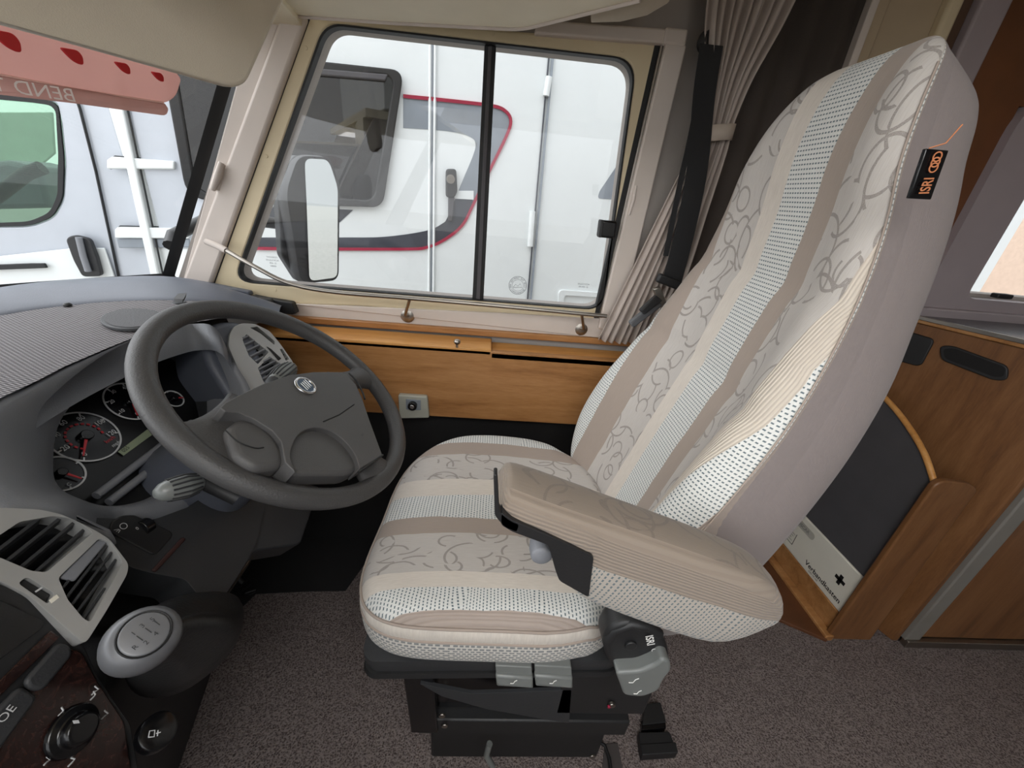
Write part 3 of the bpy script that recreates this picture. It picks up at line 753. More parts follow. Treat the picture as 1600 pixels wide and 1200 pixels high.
# ---- cushion
cu_str = [(-1, 'trib'), (-.228, 'dot'), (-.188, 'cream'), (-.160, 'curl'), (-.076, 'taupe'), (-.037, 'dot'), (.030, 'cream'), (.073, 'curl'), (.150, 'taupe'), (.193, 'dot'), (.9, 'dot')]
FC = fabric('cushion_stripes', [(a, b) for a, b in cu_str])
FBo = fabric('cushion_border_upper', [(-1, 'cream'), (.9, 'cream')]); FBl = fabric('cushion_border_lower', [(-1, 'dnse'), (.9, 'dnse')])
NP = 72; cxc, cyc = .045, .590
def outline(t):
    a = 2*math.pi*t; ca, sa = math.cos(a), math.sin(a); e = 2/3.6
    x = math.copysign(abs(ca)**e, ca); y = math.copysign(abs(sa)**e, sa)
    hx = .232; hy = .243
    X = cxc + x*hx; Y = cyc + y*hy
    # tapers towards the back on both sides
    if X > .10: Y = cyc + (Y-cyc)*(1-.9*(X-.10)**1.3)
    if Y > cyc and X < 0: X += .03*((Y-cyc)/.24)**3
    if Y < cyc and X < 0: X -= .014*((cyc-Y)/.24)
    return X, Y
outl = [outline(i/NP) for i in range(NP)]
def topz(X, Y):
    fx = (X-cxc)/.23; fy = (Y-cyc)/.243
    return .572 + .016*abs(fy)**3*(1 if fx < .6 else .4) - .020*max(0, -fx-.35)**1.5*2 - .012*max(0, fx) - .006*math.cos(fy*2.2)
cush = []
lev = [(.0, 0), (.15, 0), (.3, 0), (.45, 0), (.6, 0), (.74, 0), (.85, 0), (.93, -.003), (.975, -.012), (1.0, -.028)]
rg = []
for s_, dz in lev[1:]:
    rg.append([V((cxc+(X-cxc)*s_, cyc+(Y-cyc)*s_, topz(cxc+(X-cxc)*s_, cyc+(Y-cyc)*s_)+dz)) for X, Y in outl])
vs = [V((cxc, cyc, topz(cxc, cyc)))]+[p for r in rg for p in r]; fs = []
for j in range(NP): fs.append((0, 1+j, 1+(j+1) % NP))
for i in range(len(rg)-1):
    for j in range(NP):
        a, b = 1+i*NP+j, 1+i*NP+(j+1) % NP; fs.append((a, a+NP, b+NP, b))
mk('cushion', vs, fs, FC, seat, 180, uvs=[(p.y-cyc, p.x) for p in vs], sub=1)
def band(name, zs_, sc_, mat, par=None, **k):
    rr = []; per = [0]
    for j in range(NP): 
        a, b = outl[j], outl[(j+1) % NP]; per.append(per[-1]+math.hypot(a[0]-b[0], a[1]-b[1]))
    vs, uv, fs = [], [], []
    for i, (dz, s_) in enumerate(zip(zs_, sc_)):
        for j in range(NP+1):
            X, Y = outl[j % NP]; X_, Y_ = cxc+(X-cxc)*s_, cyc+(Y-cyc)*s_
            pk = .0018*math.sin(per[j]*150)*math.sin(math.pi*i/(len(zs_)-1))*k.get('pucker', 0)
            fx = max(0, (X-cxc)/.23)
            vs.append(V((X_+pk*(X-cxc)*4, Y_+pk*(Y-cyc)*4, topz(X_, Y_)*.0+topz(X, Y)+dz))); uv.append((dz, per[j]) if k.get('alongu') else (per[j] % 1.0*.5, dz))
    for i in range(len(zs_)-1):
        for j in range(NP):
            a = i*(NP+1)+j; fs.append((a, a+1, a+NP+2, a+NP+1))
    return mk(name, vs, fs, mat, seat, 180, uvs=uv, sub=1)
band('cushion_band', (-.026, -.034, -.045, -.055), (1.0, 1.012, 1.014, 1.006), FBo, pucker=1)
band('cushion_skirt', (-.054, -.068, -.088, -.106, -.118, -.122), (1.006, 1.014, 1.012, .995, .95, .86), FBl)
for dz, s_ in ((-.026, 1.003), (-.0545, 1.008)):
    P = [V((cxc+(X-cxc)*s_, cyc+(Y-cyc)*s_, topz(X, Y)+dz)) for X, Y in outl]
    tube('cushion_piping', P, .0022, FPip, seat, 8, closed=True)
# ---- armrest (near side)
n_ = V((.34, 0, .94)).normalized(); ad = V((.94, 0, -.34)).normalized()
AY0, AY1 = .262, .328
fa = fabric('armrest_top', [(-1, 'armc'), (.9, 'armc')]); fb = fabric('armrest_side', [(-1, 'armd'), (-.052, 'armt'), (.0, 'armt'), (.9, 'armt')])
A0 = V((.022, 0, .886))
prs = [(0.002, .031), (.006, .034), (.02, .036), (.088, .040), (.098, .058), (.104, .094), (.15, .103), (.22, .110), (.290, .113), (.322, .108), (.348, .082), (.362, .052)]
topd = [.003, .0, 0, 0, 0, 0, 0, 0, .002, .008, .022, .040]
ringsA = []; uvA = []
for (s_, dp), td in zip([(a, b) for a, b in prs], topd):
    e = .008; yy0, yy1 = AY0, AY1
    if s_ < .01: yy0, yy1 = AY0+.004, AY1-.004
    if s_ > .34: yy0, yy1 = AY0+.006, AY1-.006
    pts = [(yy1, -td-e), (yy1-e, -td), ((yy0+yy1)/2, -td+.004), (yy0+.010, -td), (yy0+.001, -td-.006), (yy0-.002, -(td+dp)*.5), (yy0, -dp+e), (yy0+e, -dp), ((yy0+yy1)/2, -dp-.001), (yy1-e, -dp), (yy1, -dp+e), (yy1+.002, -(td+dp)*.5)]
    ringsA.append([A0+ad*s_+n_*h+V((0, y, 0)) for y, h in pts]); uvA.append([(h, s_, y) for y, h in pts])
na = len(ringsA[0]); vs = [p for r in ringsA for p in r]; fs = []; mi_ = []
for i in range(len(ringsA)-1):
    for j in range(na):
        a, b = i*na+j, i*na+(j+1) % na; fs.append((a, b, b+na, a+na)); mi_.append(1 if 3 <= j <= 9 else 0)
fs.append(tuple(range(na))); mi_.append(1); fs.append(tuple(reversed(range((len(ringsA)-1)*na, len(ringsA)*na)))); mi_.append(1)
fu = [q for r in uvA for q in r]
arm = mk('armrest', vs, fs, None, seat, 180, uvs=lambda fi, vi: (fu[vi][0], fu[vi][1]) if mi_[fi] else (fu[vi][2], fu[vi][1]), mats=[fa, fb], midx=mi_, sub=1)
ap = [Yp(x, y, AY0-.004) for x, y in ((771, 742), (777, 742), (780, 800), (800, 815), (812, 819), (808, 832), (788, 824), (773, 806))]
slab('armrest_shell', rnd(ap, .003, 3), (0, .010, 0), 'black', arm, .002, seg=2)
ap = [Yp(x, y, AY0-.004) for x, y in ((783, 800), (800, 813), (860, 838), (928, 870), (920, 934), (874, 908), (868, 892), (857, 852), (800, 831), (782, 820))]
slab('armrest_shell', rnd(ap, .004, 3), (0, .058, 0), 'black', arm, .003, seg=3)
disc('armrest_wheel', Yp(845, 857, .29), (0, -1, 0), .012, .02, 'dashgrey', arm, prof=[(.008, -.012), (.011, -.010), (.012, .0), (.011, .010), (.008, .012)])
tube('armrest_bracket', [A0+ad*.30+n_*-.07+V((0, .33, 0)), V((.34, .40, .70)), V((.33, .42, .66))], .02, 'black', arm, 10)
# ---- recliner cover, levers, pan and base
rc = [Yp(x, y, .318) for x, y in ((941, 1004), (953, 982), (980, 972), (1010, 976), (1034, 990), (1046, 1018), (1048, 1044), (1000, 1052), (962, 1052), (948, 1030))]
rcv = slab('recliner_cover', rnd(rc, .012, 4), (0, .035, 0), 'black', seat, .007, seg=4)
text('lettering', 'ISRI', Yp(1015, 1000, .3165), Yp(1030, 1030, .316)-Yp(1022, 990, .316), V((1, 0, .4)), .0145, M['white'], rcv, bold=.02, sx_=1.0)
dr = (Yp(1030, 1030, .316)-Yp(1022, 990, .316)).normalized()
for k in range(3):
    ring('emblem_ring', Yp(1022, 1016, .3165)+dr*.0045*k, (0, -1, 0), .0032, .0009, .0004, M['white'], rcv, 18)
disc('cover_boss', Yp(985, 1006, .318), (0, -1, 0), .008, .004, 'black', rcv)
tube('cover_rim', [Yp(x, y, .322) for x, y in ((948, 1000), (960, 984), (985, 974), (1012, 978), (1030, 990))], .007, 'black', rcv, 10)
lv = [Yp(x, y, .300) for x, y in ((962, 1052), (1000, 1050), (1024, 1040), (1036, 1030), (1048, 1034), (1050, 1048), (1038, 1062), (1030, 1080), (1005, 1090), (975, 1088))]
lv_ = slab('recline_lever', rnd(lv, .008, 4), (0, .03, 0), 'lever', seat, .006, seg=4)
def icon(c, s_, par, mat='white'):
    tube('symbol', [c+V(p)*s_ for p in ((-.006, 0, -.004), (0, 0, -.004), (.002, 0, .003), (.006, 0, .006))], .0006, mat, par, 5)
icon(Yp(990, 1064, .299), 1, lv_); icon(Yp(996, 1082, .299), .8, lv_)
pan = [(-.165, .37), (-.15, .355), (.25, .365), (.26, .80), (-.15, .80), (-.175, .77)]
def panring(z, s_, dx=0): 
    return [V((.05+(x-.05)*s_+dx, .585+(y-.585)*s_, z)) for x, y in pan_r]
pan_r = [(p.x, p.y) for p in rnd([V((x, y, 0)) for x, y in pan], .03, 5)]
loft('seat_pan', [panring(.47, 1.0), panring(.455, 1.0), panring(.438, .985), panring(.43, .94), panring(.425, .9)], 'dashdark', seat)
loft('pan_lip', [panring(.437, 1.0), panring(.429, 1.01), panring(.42, .99)], 'black', seat)
sk_ = [Yp(x, y, .375) for x, y in ((655, 1068), (735, 1084), (800, 1082), (893, 1078), (889, 1130), (840, 1122), (760, 1108), (690, 1088))]
slab('side_skirt', rnd(sk_, .004), (0, .006, 0), 'dashdark', seat, .002)
base = [(-.105, .375), (.30, .375), (.30, .80), (-.105, .80)]
box('suspension_box', (-.07, .40, .26), (.30, .78, .425), 'blackgloss', seat, .006)
box('suspension_side', (.16, .375, .285), (.325, .40, .43), 'black', seat, .004)
box('base_rail', (-.09, .385, .185), (.315, .80, .235), 'black', seat, .004)
box('base_frame', (-.105, .405, .235), (.29, .79, .27), 'blackgloss', seat, .004)
slab('front_plate', [(-.11, .38, .42), (-.10, .38, .20), (-.05, .38, .20), (-.06, .38, .42)], (0, .02, 0), 'blackgloss', seat, .003)
box('pedestal', (-.07, .42, .0), (.30, .76, .19), 'black', seat, .006)
for q in ((691, 1116), (695, 1132), (925, 1180)):
    disc('screw', Yp(*q, .377), (0, -1, 0), .006, .004, 'steel', seat, 12)
disc('red_pin', Yp(955, 1098, .372), (0, -1, 0), .006, .006, 'steel', seat, 14)
disc('red_pin', Yp(951, 1102, .366), (0, -1, 0), .0028, .004, 'exred', seat, 10)
for x0_, x1_ in ((774, 831), (835, 893)):
    P = [Yp(x0_, 1040, .345), Yp(x1_, 1043, .345), Yp(x1_+2, 1076, .338), Yp(x0_+2, 1072, .338)]
    lvv = slab('adjustment_lever', rnd(P, .003), (0, .05, 0), 'lever', seat, .004, seg=3)
    slab('lever_lip', [Yp(x0_, 1056, .338), Yp(x1_+2, 1060, .338), Yp(x1_+2, 1077, .333), Yp(x0_+2, 1072, .333)], (0, .012, 0), 'lever', lvv, .003)
    icon(Yp((x0_+x1_)/2, 1066, .331), .8, lvv)
tube('base_cable', [Yp(765, 1162, .38), Yp(760, 1180, .375), Yp(770, 1198, .37)], .006, 'lever', seat, 8)
# ================================================================== curtain, belt, rear furniture
cf = plain('curtain_cloth', '#b8aca3', .9, grain=.2, mottle=.04)
ct = thing('tied_curtain', 'long greige curtain gathered by a fabric tieback beside the window', 'curtain', (.47, 1.0, .5))
def curtain(name, path, mat, par):
    """path = [(z, centre x, half width)]; pleats fan out from the tie"""
    rows = []; pl = 9; N = pl*8
    pa = cat([V(p) for p in path], 5)
    for z, cx_, hw in pa:
        r = []
        for i in range(N+1):
            t = i/N; ph = t*pl*2*math.pi
            x = cx_+(t-.5)*2*hw+.002*math.sin(ph*.5); y = .992+min(.012, hw*.2)*math.sin(ph)+.006*math.sin(t*7+z*3)
            r.append(V((x, y, z)))
        rows.append(r)
    return loft(name, rows, mat, par, closed=False, caps=False, smooth=180, solid=.0025)
def cx(px_, py_): return W(px_, py_, 1.0)
up_ = curtain('upper_folds', [(1.62, .46, .105), (1.48, .455, .080), (1.38, .452, .050), (1.305, .455, .034), (1.275, .457, .031)], cf, ct)
lo_ = curtain('lower_folds', [(1.275, .457, .031), (1.24, .452, .038), (1.12, .432, .052), (.98, .41, .068), (.79, .375, .084)], cf, ct)
tb = [V((.457+.039*math.cos(a), .992+.026*math.sin(a), 1.278+.006*math.cos(a))) for a in (2*math.pi*i/24 for i in range(24))]
rr = [[p+V((0, 0, -.015)), p+V((0, 0, .015))] for p in tb]; rr.append(rr[0])
loft('tieback', rr, plain('tieback_cloth', '#c2b5a8', .9), ct, closed=False, caps=False, smooth=180, solid=.003)
# seat belt
sb = thing('seat_belt', 'black seat belt webbing hanging from a wall anchor beside the curtain', 'seat belt', (.42, 1.0, .6))
disc('anchor', W(1103, 68, 1.05), (0, -1, 0), .02, .03, 'black', sb, prof=[(.020, 0), (.022, .008), (.020, .018), (.012, .026)])
tube('anchor_cap', [W(1100, 66, 1.01), W(1112, 60, .99)], .016, 'black', sb, 12)
def webbing(name, pts, wid):
    P = cat(pts, 5); return loft(name, [[p-V((wid/2, 0, 0)), p+V((wid/2, 0, 0))] for p in P], M['webbing'], sb, closed=False, caps=False, smooth=None, solid=.0022)
n = NT('belt_webbing'); n.set(srgb('#18181a'), .7); n.bump(n.noise(n.coord(scale=(60, 1, 900)), 3, 2), .4, .001); M['webbing'] = n.m
webbing('webbing', [W(1112, 70, .975), W(1100, 150, .97), W(1090, 260, .96), W(1073, 350, .95), W(1050, 440, .93)], .046)
webbing('webbing', [W(1104, 78, .975), W(1082, 200, .965), W(1062, 290, .955), W(1040, 400, .945)], .012)
bk = obox('belt_guide', W(1045, 440, .92), (.030, 0, -.008), (0, .008, 0), (.003, 0, .010), 'black', sb, .005, 3)
obox('buckle', W(1030, 462, .90), (.008, 0, .003), (0, .006, 0), (-.012, 0, .018), 'steel', sb, .002)
slab('belt_stalk', rnd([W(1030, 470, .88), W(1036, 478, .88), W(990, 513, .84), W(984, 506, .84)], .006), (0, .02, 0), 'knobgrey', sb, .004)
slab('belt_stalk', [W(1026, 462, .87), W(1036, 470, .87), W(1008, 492, .85), W(1000, 486, .85)], (0, .015, 0), 'black', sb, .003)
# kitchen unit behind the seat
ku = thing('kitchen_unit', 'cherry wood kitchen unit with black oval vents behind the driver seat', 'cabinet', (1.6, .85, 0))
A, B = V((1.13, 1.04, 0)), V((1.28, .70, 0)); dAB = (B-A).normalized(); nAB = V((dAB.y, -dAB.x, 0)).normalized()   # faces forward
if nAB.x > 0: nAB = -nAB
Z1 = .905
slab('side_panel', [A, B, B+V((0, 0, Z1)), A+V((0, 0, Z1))], -nAB*.02, 'wood_shaded', ku, .003)
slab('corner_post', [B, B+V((.018, 0, 0)), B+V((.018, 0, Z1)), B+V((0, 0, Z1))], (0, .02, 0), 'wood_shaded', ku, .004)
slab('front_panel', [(1.30, .695, .03), (2.19, .695, .03), (2.19, .695, Z1), (1.30, .695, Z1)], (0, .02, 0), 'wood_shaded', ku, .002)
slab('grey_corner_profile', [(1.298, .688, .02), (1.345, .688, .02), (1.345, .688, Z1), (1.298, .688, Z1)], (0, .02, 0), plain('grey_profile', '#84807a', .5, .1), ku, .004)
box('plinth_strip', (1.30, .68, .0), (2.19, .70, .028), 'steel', ku, .002)
wt = slab('worktop', [A+V((-.012, .01, Z1)), B+V((-.012, -.012, Z1)), (2.19, .675, Z1), (2.19, 1.038, Z1)], (0, 0, .012), 'wood', ku, .003)
slab('glass_lid', [A+V((-.008, .0, Z1+.012)), B+V((-.008, -.006, Z1+.012)), (2.19, .69, Z1+.012), (2.19, 1.0, Z1+.012)], (0, 0, .006), 'blackgloss', wt, .0015)
slab('steel_edge', [A+V((-.014, .0, Z1+.010)), B+V((-.014, -.016, Z1+.010)), B+V((-.007, -.008, Z1+.010)), A+V((-.006, 0, Z1+.010))], (0, 0, .010), 'steel', wt, .001)
def on(x, y, off=0.0): return at(x, y, A+nAB*off, nAB)
def oval(pts, nm):
    b_ = slab(nm, rnd([on(*q) for q in pts], [.014]*len(pts), 6), nAB*.008, 'black', ku, .003)
    return b_
o1 = oval([(1470, 540), (1490, 540), (1578, 572), (1575, 594), (1555, 594), (1472, 562)], 'vent_oval')
o2 = oval([(1395, 510), (1463, 530), (1440, 573), (1390, 560)], 'switch_plate')
o1.modifiers[0].width = .002
slab('vent_mesh', rnd([on(*q, .009) for q in ((1474, 545), (1490, 544), (1572, 574), (1568, 589), (1554, 589), (1476, 560))], .010), nAB*.001, 'blackcloth', o1, 0)
# magazine pocket
mp_ = thing('magazine_pocket', 'cherry wood magazine pocket with a dark grey arched front standing against the kitchen unit', 'rack', (1.10, .88, 0))
XF = 1.085
ar = [Xp(x, y, XF) for x, y in ((1310, 985), (1229, 835), (1200, 800))]
yN, yF = .712, 1.03
arch = [V((XF, yN, .245)), V((XF, yN, .585)), V((XF, .765, .635)), V((XF, .83, .675)), V((XF, .90, .705)), V((XF, .97, .722)), V((XF, yF, .73)), V((XF, yF, .245))]
arch = [arch[0]]+cat(arch[1:7], 5)+[arch[7]]
slab('grey_panel', arch, (.012, 0, 0), 'darkgrey', mp_, .001)
tube('arched_trim', cat([p for p in [V((XF, yN, .585)), V((XF, .765, .635)), V((XF, .83, .675)), V((XF, .90, .705)), V((XF, .97, .722)), V((XF, yF, .73))]], 5), .007, 'woodlight', mp_, 10)
e0, e1 = Yp(1445, 752, .70), Yp(1513, 757, .70)
slab('side_board', rnd([V((XF-.015, .70, 0)), V((XF+.0, .70, .0)), V((1.21, .70, 0)), V((1.185, .70, e1.z-.015)), V((1.16, .70, e1.z)), V((XF+.0, .70, .605)), V((XF-.015, .70, .59))], [0, 0, 0, .01, .02, .01, .01]), (0, .016, 0), 'wood_shaded', mp_, .004, seg=3)
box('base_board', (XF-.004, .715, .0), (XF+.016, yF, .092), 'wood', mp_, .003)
box('foot_board', (XF-.03, .695, .0), (XF-.004, 1.05, .022), 'wood', mp_, .003)
fa_ = thing('first_aid_box', 'white first aid box reading Verbandkasten with a black cross in the wooden pocket', 'first aid box', (1.09, .88, .092))
bz0, bz1 = .094, .244
box('case', (XF-.004, .718, bz0), (XF+.022, yF-.004, bz1), 'offwhite', fa_, .003)
fx = XF-.0045; yr = V((0, -1, 0)); zu = V((0, 0, 1))
text('lettering', 'Verbandkasten', (fx, .805, bz0+.028), yr, zu, .024, M['rubber'], fa_, bold=.01)
text('lettering', 'DIN 13 164', (fx, .835, bz0+.013), yr, zu, .008, M['rubber'], fa_)
for a_, b_ in ((.017, .0055), (.0055, .017)):
    slab('cross', [V((fx, .765+a_, bz0+.085-b_)), V((fx, .765-a_, bz0+.085-b_)), V((fx, .765-a_, bz0+.085+b_)), V((fx, .765+a_, bz0+.085+b_))], (-.0008, 0, 0), 'rubber', fa_, 0)
slab('badge', rnd([V((fx, y, z)) for y, z in ((.985, bz0+.105), (.89, bz0+.105), (.89, bz0+.13), (.985, bz0+.13))], .012, 5), (-.0008, 0, 0), plain('print_grey', '#b9b5aa', .5), fa_, 0)
text('lettering', 'OSCAR', (fx-.001, .937, bz0+.1175), yr, zu, .016, plain('print_grey_dark', '#8a8780', .5), fa_, bold=.03)
for k in range(4):
    text('lettering', ('WUNDVERBAND', 'NACH NORM', 'STERIL BIS', 'BEI GEBRAUCH')[k], (fx, .972, bz0+.068-k*.009), yr, zu, .006, M['rubber'], fa_)
tube('print_line', [V((fx-.0005, 1.005, bz0+.03)), V((fx-.0005, .945, bz0+.03)), V((fx-.0005, .945, bz0+.075))], .0008, 'rubber', fa_, 4)
# step of bare wood beside the pocket
struct(slab('trim_24', [V((.86, .80, 0)), V((1.06, .69, 0)), V((1.06, 1.05, 0)), V((.86, 1.0, 0))], (0, 0, .012), plain('dark_floor_wood', '#5f3a22', .5, mottle=.2), bevel=.002))
# two black belt buckles on the carpet
b1 = thing('floor_bracket', 'small black tapered plastic bracket on the carpet nearer the seat base', 'bracket', Zp(1022, 1125, .0))
P = [Zp(*q, .022) for q in ((1008, 1100), (1032, 1097), (1041, 1128), (1004, 1132))]
slab('bracket_body', rnd(P, .003), (0, 0, -.02), 'black', b1, .004, seg=3)
P = [Zp(*q, .018) for q in ((1002, 1126), (1040, 1124), (1041, 1138), (1004, 1141))]
slab('bracket_lip', rnd(P, .003), (0, 0, -.017), 'blackgloss', b1, .003)
b2 = thing('floor_bracket', 'larger black ridged plastic bracket on the carpet at the lower edge of the picture', 'bracket', Zp(1030, 1165, .0))
P = [Zp(*q, .024) for q in ((998, 1144), (1046, 1143), (1054, 1163), (1001, 1168))]
slab('bracket_body', rnd(P, .003), (0, 0, -.024), 'black', b2, .004, seg=3)
P = [Zp(*q, .026) for q in ((1000, 1162), (1056, 1159), (1060, 1176), (1004, 1180))]
slab('bracket_lip', rnd(P, .003), (0, 0, -.026), 'black', b2, .004, seg=3)
fr = thing('floor_rail', 'grey metal seat rail end with a bolt fixed to the carpet under the seat', 'rail', Zp(955, 1190, 0))
slab('rail_plate', [Zp(*q, .004) for q in ((945, 1162), (965, 1160), (976, 1215), (940, 1215))], (0, 0, -.004), plain('dull_zinc', '#55504f', .5, .4), fr, .001)
tube('rail_cable', [Zp(*q, .012) for q in ((930, 1155), (945, 1165), (952, 1185), (956, 1215))], .004, 'rubber', fr, 8)
disc('bolt', Zp(925, 1180, .005), (0, 0, 1), .008, .006, 'steel', fr, 12)
# ================================================================== the dashboard
nG = V((.766, 0, .643)); pG = V((-.60, .57, .74)); tG = V((-.643, 0, .766))
nR = V((.935, 0, .354)); pR = V((-.527, .57, .684))
pM = V((-.47, .35, .78)); nM = V((.8, 0, .6))
pL = V((-.50, .57, .66)); nL = nG
def matt():
    n = NT('ribbed_dash_mat'); co = n.coord(rot=(0, 0, .5))
    s = n.n('ShaderNodeSeparateXYZ'); n.l(co, s.inputs[0])
    w1 = n.math('SINE', n.math('MULTIPLY', s.outputs[0], 2*math.pi/.0062)); w2 = n.math('SINE', n.math('MULTIPLY', s.outputs[1], 2*math.pi/.0042))
    k = n.math('ADD', w1, n.math('MULTIPLY', w2, .5))
    n.set(n.ramp(n.math('MULTIPLY_ADD', k, .33, .5), [(.25, srgb('#2a2728')), (.6, srgb('#757073')), (.9, srgb('#8f8b8c'))]), .75); n.bump(k, .5, .0012); return n.m
M['mat'] = matt()
da = thing('dashboard', 'slate grey moulded dashboard with ribbed top mat and deep instrument binnacle', 'dashboard', (-.75, .5, .45))
# top mat
fz = [(-80, 680, .872), (0, 622, .872), (60, 594, .872), (100, 573, .872), (165, 545, .872), (215, 525, .872), (262, 512, .872), (300, 504, .868), (345, 497, .86), (385, 492, .85), (425, 492, .83)]
bz = [(-80, 510, .872), (0, 493, .872), (60, 483, .872), (100, 478, .872), (150, 473, .872), (200, 470, .872), (250, 469, .872), (300, 470, .866), (350, 474, .852), (400, 482, .832), (436, 490, .815)]
F_ = [Zp(*q) for q in fz]; B_ = [Zp(*q) for q in bz]
rows = [[F_[i].lerp(B_[i], t/5) for t in range(6)] for i in range(len(F_))]
loft('top_mat', rows, 'mat', da, closed=False, caps=False, smooth=180)
rz = [(-80, 465, .885), (0, 448, .885), (60, 441, .885), (100, 437, .885), (150, 434, .885), (200, 431, .885), (250, 430, .885), (300, 434, .872), (350, 449, .858), (400, 466, .836), (445, 482, .80)]
R_ = [Zp(*q) for q in rz]
rows = []
for i in range(len(R_)):
    a, b = R_[i], B_[i]; rows.append([a+V((-.06, .02, -.06)), a+V((-.02, 0, -.004)), a, a.lerp(b, .25)+V((0, 0, .012)), a.lerp(b, .55)+V((0, 0, .014)), a.lerp(b, .85)+V((0, 0, .006)), b+V((0, 0, .0015)), b+V((.003, -.003, -.01))])
loft('windscreen_lip', rows, 'dash', da, closed=False, caps=False, smooth=180, sub=1)
# binnacle
st = [((83, 722), (-70, 730), 'M'), ((90, 668), (-50, 655), 'Z'), ((116, 627), (30, 610), 'Z'), ((155, 590), (100, 575), 'Z'), ((205, 555), (165, 547), 'Z'), ((250, 531), (215, 527), 'Z'),
      ((285, 524), (262, 513), 'Z'), ((305, 538), (300, 506), 'Z'), ((318, 570), (336, 512), 'Z'), ((323, 620), (362, 560), 'Q'), ((320, 662), (396, 632), 'Q'), ((288, 732), (352, 740), 'L'),
      ((250, 768), (305, 795), 'L'), ((200, 789), (240, 818), 'L'), ((150, 793), (175, 822), 'L'), ((110, 781), (105, 808), 'M'), ((88, 756), (0, 797), 'M')]
pl_ = {'M': (pM, nM), 'Z': (V((0, 0, .868)), V((0, 0, 1))), 'Q': (V((-.47, .68, .80)), V((.8, -.1, .5))), 'L': (pL, nL)}
inn = [at(*a, pR, nR) for a, b, c in st]; out = [at(*b, *pl_[c]) for a, b, c in st]
inn_s = cat(inn, 4, True); out_s = cat(out, 4, True)
deep = [p+(pG-p).dot(nG)*nG for p in inn_s]; dc = sum(deep, V((0, 0, 0)))/len(deep)
rings = [[o-(V((0, 0, .05))) for o in out_s], out_s]
for t, h in ((.25, .012), (.5, .018), (.75, .016), (.92, .009)):
    rings.append([o.lerp(i_, t)+(nM+V((0, 0, .3))).normalized()*h for o, i_ in zip(out_s, inn_s)])
rings.append(inn_s); rings.append([i_.lerp(d_, .08) for i_, d_ in zip(inn_s, deep)])
rings.append([i_.lerp(d_, .5) for i_, d_ in zip(inn_s, deep)]); rings.append(deep)
binn = loft('instrument_binnacle', rings[:7], 'dashgrey', da, caps=False, smooth=180)
loft('binnacle_throat', rings[6:], 'dashdark', da, caps=False, smooth=180)
gp = [dc+(p-dc)*1.03 for p in deep]
gpn = slab('gauge_panel', gp, -nG*.01, plain('gauge_black', '#09090a', .35), da, 0)
M['gwhite'] = plain('gauge_print', '#c9cacb', .5, mottle=.01); M['gred'] = plain('gauge_red', '#c2323a', .45)
def G(x, y, h=.002): return at(x, y, pG+nG*h, nG)
def gauge(c, r, marks, needle, name='gauge', a0=0, a1=2*math.pi, hub=.008):
    c0 = G(*c); g = disc(name, c0-nG*.0015, nG, r*.97, .001, 'blackgloss', gpn, 40)
    Yv = V((0, 1, 0))
    ring('gauge_ring', c0, nG, r, .0022, .001, 'gwhite', g, 56, a0, a1, Yv)
    for ang, s_ in marks:
        a = math.radians(ang); dv = Yv*math.cos(a)+tG*math.sin(a)
        if s_: text('numeral', s_, c0+dv*(r*.74)+nG*.001, Yv, tG, r*.24, M['gwhite'], g, bold=.01)
        obox('tick', c0+dv*(r*.93)+nG*.0006, dv*(r*.07), nG*.0004, dv.cross(nG)*.0009, 'gwhite', g, 0)
    a = math.radians(needle); dv = Yv*math.cos(a)+tG*math.sin(a); pv = dv.cross(nG)
    slab('needle', [c0+nG*.004-dv*.004+pv*.0022, c0+nG*.004-dv*.004-pv*.0022, c0+nG*.004+dv*r*.86-pv*.0008, c0+nG*.004+dv*r*.86+pv*.0008], nG*.001, 'gred', g, 0)
    disc('needle_hub', c0, nG, hub, .007, 'blackgloss', g)
    return g, c0
rs = (G(187, 695)-G(133, 682)).length
g1_, c1_ = gauge((133, 682), rs, [(222, '0'), (180, '20'), (138, '40'), (96, '60'), (54, '80'), (12, '100'), (-30, '120')], 218, 'speedometer')
for k in range(14):
    a = math.radians(215-k*18); dv = V((0, 1, 0))*math.cos(a)+tG*math.sin(a)
    obox('km_tick', c1_+dv*rs*.52+nG*.0006, dv*.0014, nG*.0003, dv.cross(nG)*.002, 'gred', g1_, 0)
for b_, mm_, dy in (('km/h', 'gred', .0), ('mph', 'gwhite', -.010)):
    text('unit', b_, c1_-tG*.022+V((0, .018, 0))+tG*dy, (0, 1, 0), tG, .008, M[mm_], g1_)
gauge((204, 627), rs*.86, [(240, '0'), (195, '10'), (150, '20'), (105, '30'), (60, '40')], 236, 'rev_counter')
gauge((271, 623), rs*.40, [(-30, 'F'), (30, ''), (80, '')], -35, 'fuel_gauge', hub=.005)
gauge((94, 740), rs*.62, [(-110, 'C'), (-60, ''), (0, '')], -72, 'temperature_gauge', hub=.006)
lc_ = slab('trip_display', [G(*q) for q in ((184, 706), (230, 671), (237, 680), (193, 712))], nG*.001, plain('lcd_green', '#8d987c', .4), gpn, 0)
text('digits', '055', (G(196, 702, .0035)), G(230, 671)-G(184, 706), tG, .008, M['rubber'], lc_)
for k, (a_, b_) in enumerate((((150, 775), (300, 660)), ((170, 785), (312, 675)))):
    tube('trim_moulding', [at(*a_, pG+nG*.012, nG), at(*b_, pG+nG*.012, nG)], .006, 'dashgrey', gpn, 8)
